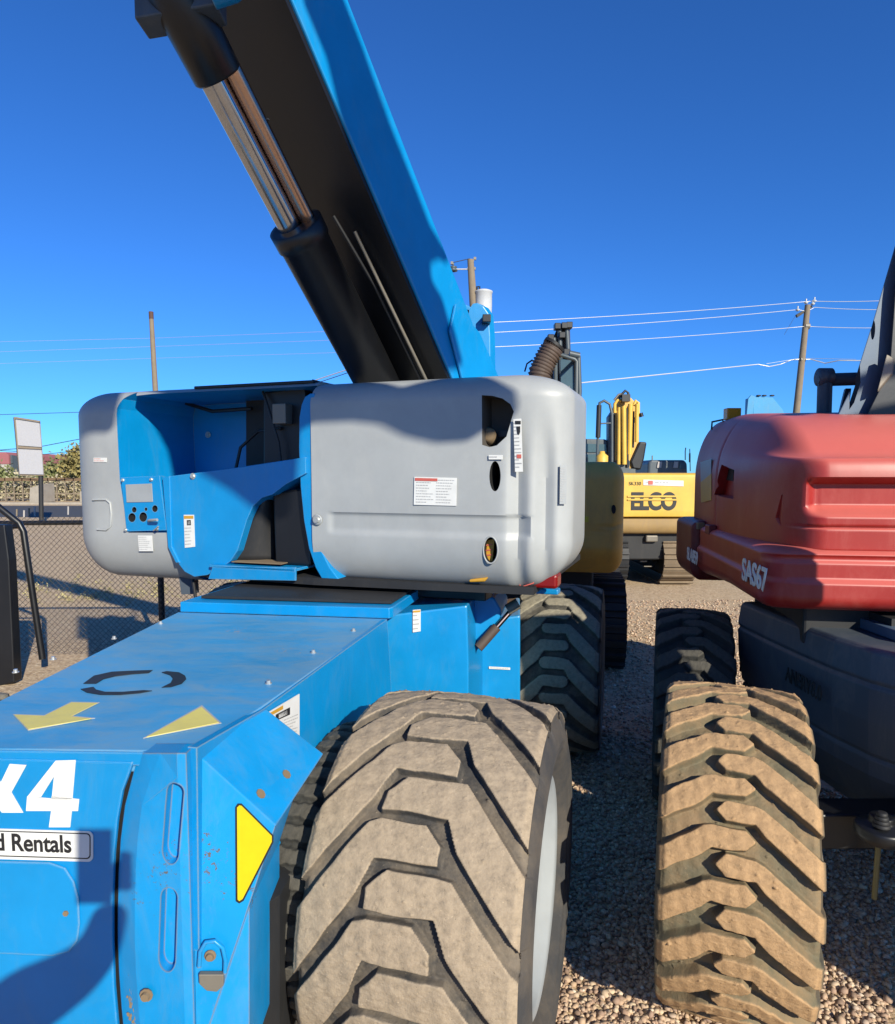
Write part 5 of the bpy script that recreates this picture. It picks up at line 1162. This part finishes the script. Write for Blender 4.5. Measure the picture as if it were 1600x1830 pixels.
# small stakes across the road
for i, (x, y0, y1, Y, m) in enumerate(((43, 912, 928, 27, PALEW), (62, 905, 925, 28, PALEW), (122, 905, 925, 29, PALEW), (52, 908, 924, 28, POLEW), (30, 910, 924, 28, POLEW))):
    lb = ('white stake nearest the sign, by the road edge', 'pale thin stake at the foot of the sign post', 'white stake standing alone right of the sign', 'brown stake between the two pale stakes', 'brown stake left of all the other stakes')[i]
    mb = MB(); g0 = onY(x, y1, Y); mb.tube([(g0[0], Y, 0), onY(x, y0, Y)], .035, m, 6); tag(mb.build('marker_stake'), lb, 'stake', 'stakes by the road')

# ============================================================ ground, road, gravel
def ground_mat(name, cols, sc1, disp):
    m, t, b = base_mat(name); co = coords(t)
    v = N(t, 'ShaderNodeTexVoronoi', Scale=sc1); t.links.new(co, v.inputs['Vector'])
    v2 = N(t, 'ShaderNodeTexVoronoi', Scale=sc1 * 2.3); t.links.new(co, v2.inputs['Vector'])
    sx = t.nodes.new('ShaderNodeSeparateColor'); t.links.new(v.outputs['Color'], sx.inputs[0])
    c = ramp(t, sx.outputs[0], [(0, cols[0]), (.3, cols[1]), (.55, cols[2]), (.8, cols[3]), (1, cols[4])])
    big = noise(t, co, .25, 5, .6); c = mix(t, ramp(t, big, [(.35, (0, 0, 0)), (.7, (1, 1, 1))]), c, mix(t, .5, c, cols[5]))
    g = noise(t, co, 9, 6, .8); c = mix(t, ramp(t, g, [(.3, (.55, .55, .55)), (.6, (1, 1, 1))]), (0, 0, 0), c) if False else c
    t.links.new(c, b.inputs['Base Color']); b.inputs['Roughness'].default_value = .95
    ad = N(t, 'ShaderNodeMath', operation='ADD'); t.links.new(v.outputs['Distance'], ad.inputs[0]); t.links.new(v2.outputs['Distance'], ad.inputs[1])
    n = N(t, 'ShaderNodeBump', Strength=1, Distance=disp); n.invert = True; t.links.new(ad.outputs[0], n.inputs['Height']); t.links.new(n.outputs[0], b.inputs['Normal']); return m
GRC = [(.27, .175, .105), (.43, .305, .185), (.52, .385, .24), (.48, .34, .205), (.63, .51, .34), (.47, .36, .21)]
GM = ground_mat('gravel ground', GRC, 46, .0035)
mb = MB(); mb.add([(-1500, -60, 0), (1500, -60, 0), (1500, 2500, 0), (-1500, 2500, 0)], [(0, 1, 2, 3)], GM); kind(mb.build('ground', ws=True), 'structure')
ASPH = paint('asphalt', (.085, .088, .095), .9, .2, (.14, .13, .12), .2)
mb = MB(); mb.add([(-200, 25.5, .004), (200, 29.5, .004), (200, 38.5, .004), (-200, 37, .004)], [(0, 1, 2, 3)], ASPH); kind(mb.build('road', ws=True), 'structure')
mb = MB(); mb.box((-80, 39.5, .06), (120, .12, .06), CONC); kind(mb.build('kerb'), 'structure')
GRASS = foliage('dry_grass', None, lambda r: [r.uniform(-7.5, -.8), r.normal(9.6, .5), .01 + .02 * r.random()], 4500, .012, leafmat('dry yellow grass', (.24, .20, .09), (.38, .33, .15)), np.random.default_rng(5)); kind(GRASS, 'stuff')
# pebbles: deformed little stones, one object
def pebbles(name, n, sampler, smin, smax, rng, m):
    bm = bmesh.new(); bmesh.ops.create_icosphere(bm, subdivisions=1, radius=1); V0 = np.array([v.co for v in bm.verts]); F0 = np.array([[v.index for v in f.verts] for f in bm.faces]); bm.free()
    nv = len(V0); P = np.zeros((n, nv, 3)); tone = np.zeros((n, nv))
    for i in range(n):
        x, y = sampler(rng); s = rng.uniform(smin, smax) * (1 + .8 * (rng.random() ** 8)); ax = s * np.array([rng.uniform(.7, 1.3), rng.uniform(.7, 1.1), rng.uniform(.45, .8)])
        q = V0 * ax + rng.normal(0, s * .10, V0.shape); a = rng.uniform(0, 2 * PI); tl = rng.normal(0, .35); ca, sa = math.cos(a), math.sin(a)
        q = np.stack([q[:, 0] * ca - q[:, 1] * sa, q[:, 0] * sa + q[:, 1] * ca, q[:, 2] + q[:, 0] * tl * .5], -1)
        P[i] = q + [x, y, ax[2] * rng.uniform(.2, 1.1)]; tone[i] = rng.random()
    F = (F0[None] + (np.arange(n) * nv)[:, None, None]).reshape(-1, 3)
    me = bpy.data.meshes.new(name); me.vertices.add(n * nv); me.vertices.foreach_set('co', P.reshape(-1)); me.loops.add(F.size); me.loops.foreach_set('vertex_index', F.reshape(-1)); me.polygons.add(len(F)); me.polygons.foreach_set('loop_start', np.arange(len(F)) * 3); me.polygons.foreach_set('loop_total', np.full(len(F), 3)); me.update(calc_edges=True)
    at = me.attributes.new('tone', 'FLOAT', 'POINT'); at.data.foreach_set('value', tone.reshape(-1).astype(np.float32)); me.materials.append(m)
    o = bpy.data.objects.new(name, me); COL.objects.link(o); return kind(o, 'stuff')
m, t, b = base_mat('pebble stone'); at = t.nodes.new('ShaderNodeAttribute'); at.attribute_name = 'tone'
c = ramp(t, at.outputs['Fac'], [(0, (.13, .075, .05)), (.2, (.30, .18, .12)), (.4, (.48, .32, .20)), (.6, (.43, .29, .18)), (.75, (.60, .46, .31)), (.9, (.32, .21, .15)), (1, (.68, .58, .45))])
nz = noise(t, coords(t), 90, 4, .7); c = mix(t, nz, c, mix(t, .35, c, (.5, .4, .3))); t.links.new(c, b.inputs['Base Color']); b.inputs['Roughness'].default_value = .85; PEB = m
def samp_near(r):
    Y = 1.75 + 1.75 * r.random() ** 1.1; px = r.uniform(1000, 1640); return (px - 800) / F_PX * Y, Y
pebbles('gravel', 21000, samp_near, .0042, .0105, np.random.default_rng(21), PEB)
def samp_far(r):
    Y = 3.4 + 5.6 * r.random() ** 1.3; px = r.uniform(1020, 1420); return (px - 800) / F_PX * Y, Y
pebbles('gravel', 9000, samp_far, .006, .013, np.random.default_rng(22), PEB)
# a sprig of weed caught on the front tyre
mb = MB(); g0 = onY(885, 1404, 1.62)
for i in range(5):
    p = g0 + np.array([.006 * i, -.012, .002 * i]); mb.tube([p, p + np.array([.006, -.004, .012 + .002 * i])], .0011, simple('green sprig', (.22, .38, .05), .6), 5)
mb.tube([g0 + np.array([-.004, -.012, 0]), g0 + np.array([.032, -.012, .012])], .0012, MATS['green sprig'], 5); tag(mb.build('weed_sprig'), 'tiny green sprig caught in the tread of the big front tyre', 'plant sprig')

# ============================================================ the photographer (behind the lens; casts the shadow on the front)
per = thing('person', 'person in a dark jacket holding up a phone, standing behind the camera', 'person', (-.12, -.62, 0))
def skin_body(name, J, E_, m, parent, sub=2):
    me = bpy.data.meshes.new(name); off = np.array(WORLD[parent.name]); me.from_pydata([tuple(np.array(p[:3]) - off) for p in J], E_, [])
    o = bpy.data.objects.new(name, me); COL.objects.link(o); sk = o.modifiers.new('skin', 'SKIN'); sk.use_smooth_shade = True
    for i, p in enumerate(J): o.data.skin_vertices[0].data[i].radius = (p[3], p[4] if len(p) > 4 else p[3])
    o.data.skin_vertices[0].data[0].use_root = True
    s = o.modifiers.new('sub', 'SUBSURF'); s.levels = s.render_levels = sub
    bpy.context.view_layer.update(); me2 = bpy.data.meshes.new_from_object(o.evaluated_get(bpy.context.evaluated_depsgraph_get())); o.modifiers.clear(); o.data = me2; me2.materials.clear(); me2.materials.append(m)
    o.parent = parent; WORLD[o.name] = tuple(off); return o
bx, by = -.17, -.62
J = [(bx, by, .95, .13, .10), (bx, by, 1.12, .135, .10), (bx, by, 1.30, .15, .10), (bx, by, 1.44, .12, .08), (bx, by + .02, 1.53, .055), (bx, by + .05, 1.60, .06), (bx, by + .05, 1.68, .085, .09), (bx, by + .05, 1.75, .07, .08),
     (bx + .17, by + .02, 1.46, .075), (.01, -.32, 1.475, .080), (.045, -.21, 1.462, .062), (.060, -.11, 1.475, .046), (.055, -.045, 1.540, .036, .026),
     (bx - .17, by + .02, 1.43, .06), (bx - .24, by + .05, 1.18, .048), (bx - .20, by + .16, .98, .035),
     (bx + .09, by, .86, .085), (bx + .10, by + .04, .50, .06), (bx + .10, by, .10, .04), (bx + .10, by + .14, .05, .035),
     (bx - .09, by, .86, .085), (bx - .10, by + .02, .50, .06), (bx - .12, by - .05, .10, .04), (bx - .12, by + .09, .05, .035)]
Ed = [(0, 1), (1, 2), (2, 3), (3, 4), (4, 5), (5, 6), (6, 7), (3, 8), (8, 9), (9, 10), (10, 11), (11, 12), (3, 13), (13, 14), (14, 15), (0, 16), (16, 17), (17, 18), (18, 19), (0, 20), (20, 21), (21, 22), (22, 23)]
skin_body('body', J, Ed, CLOTH, per)
# right hand: palm and five fingers closed round the phone
hx, hz = .045, 1.572
skin_body('hand', [(hx + .01, -.030, hz - .02, .022, .016), (hx + .012, -.030, hz + .02, .030, .016), (hx + .018, -.028, hz + .05, .026, .014)], [(0, 1), (1, 2)], SKIN, per)
for k in range(4):
    z = hz + .045 - k * .019; skin_body('finger', [(hx + .020, -.030, z, .0095), (hx + .034, -.020, z + .003, .009), (hx + .026, -.008, z + .004, .008), (hx + .004, -.006, z + .003, .0065)], [(0, 1), (1, 2), (2, 3)], SKIN, per, 1)
skin_body('thumb', [(hx + .004, -.032, hz, .011), (hx - .014, -.030, hz + .02, .010), (hx - .024, -.026, hz + .045, .008)], [(0, 1), (1, 2)], SKIN, per, 1)
ph = MB(); ph.box((0, 0, 0), (.036, .004, .076), BLACKP)
pho = ph.build('phone', None, bevel=.003); pho.location = (.004, -.014, 1.60); pho.rotation_euler = (-PITCH, 0, 0)
tag(pho, 'black phone held upright in the photographer\'s right hand', 'phone')
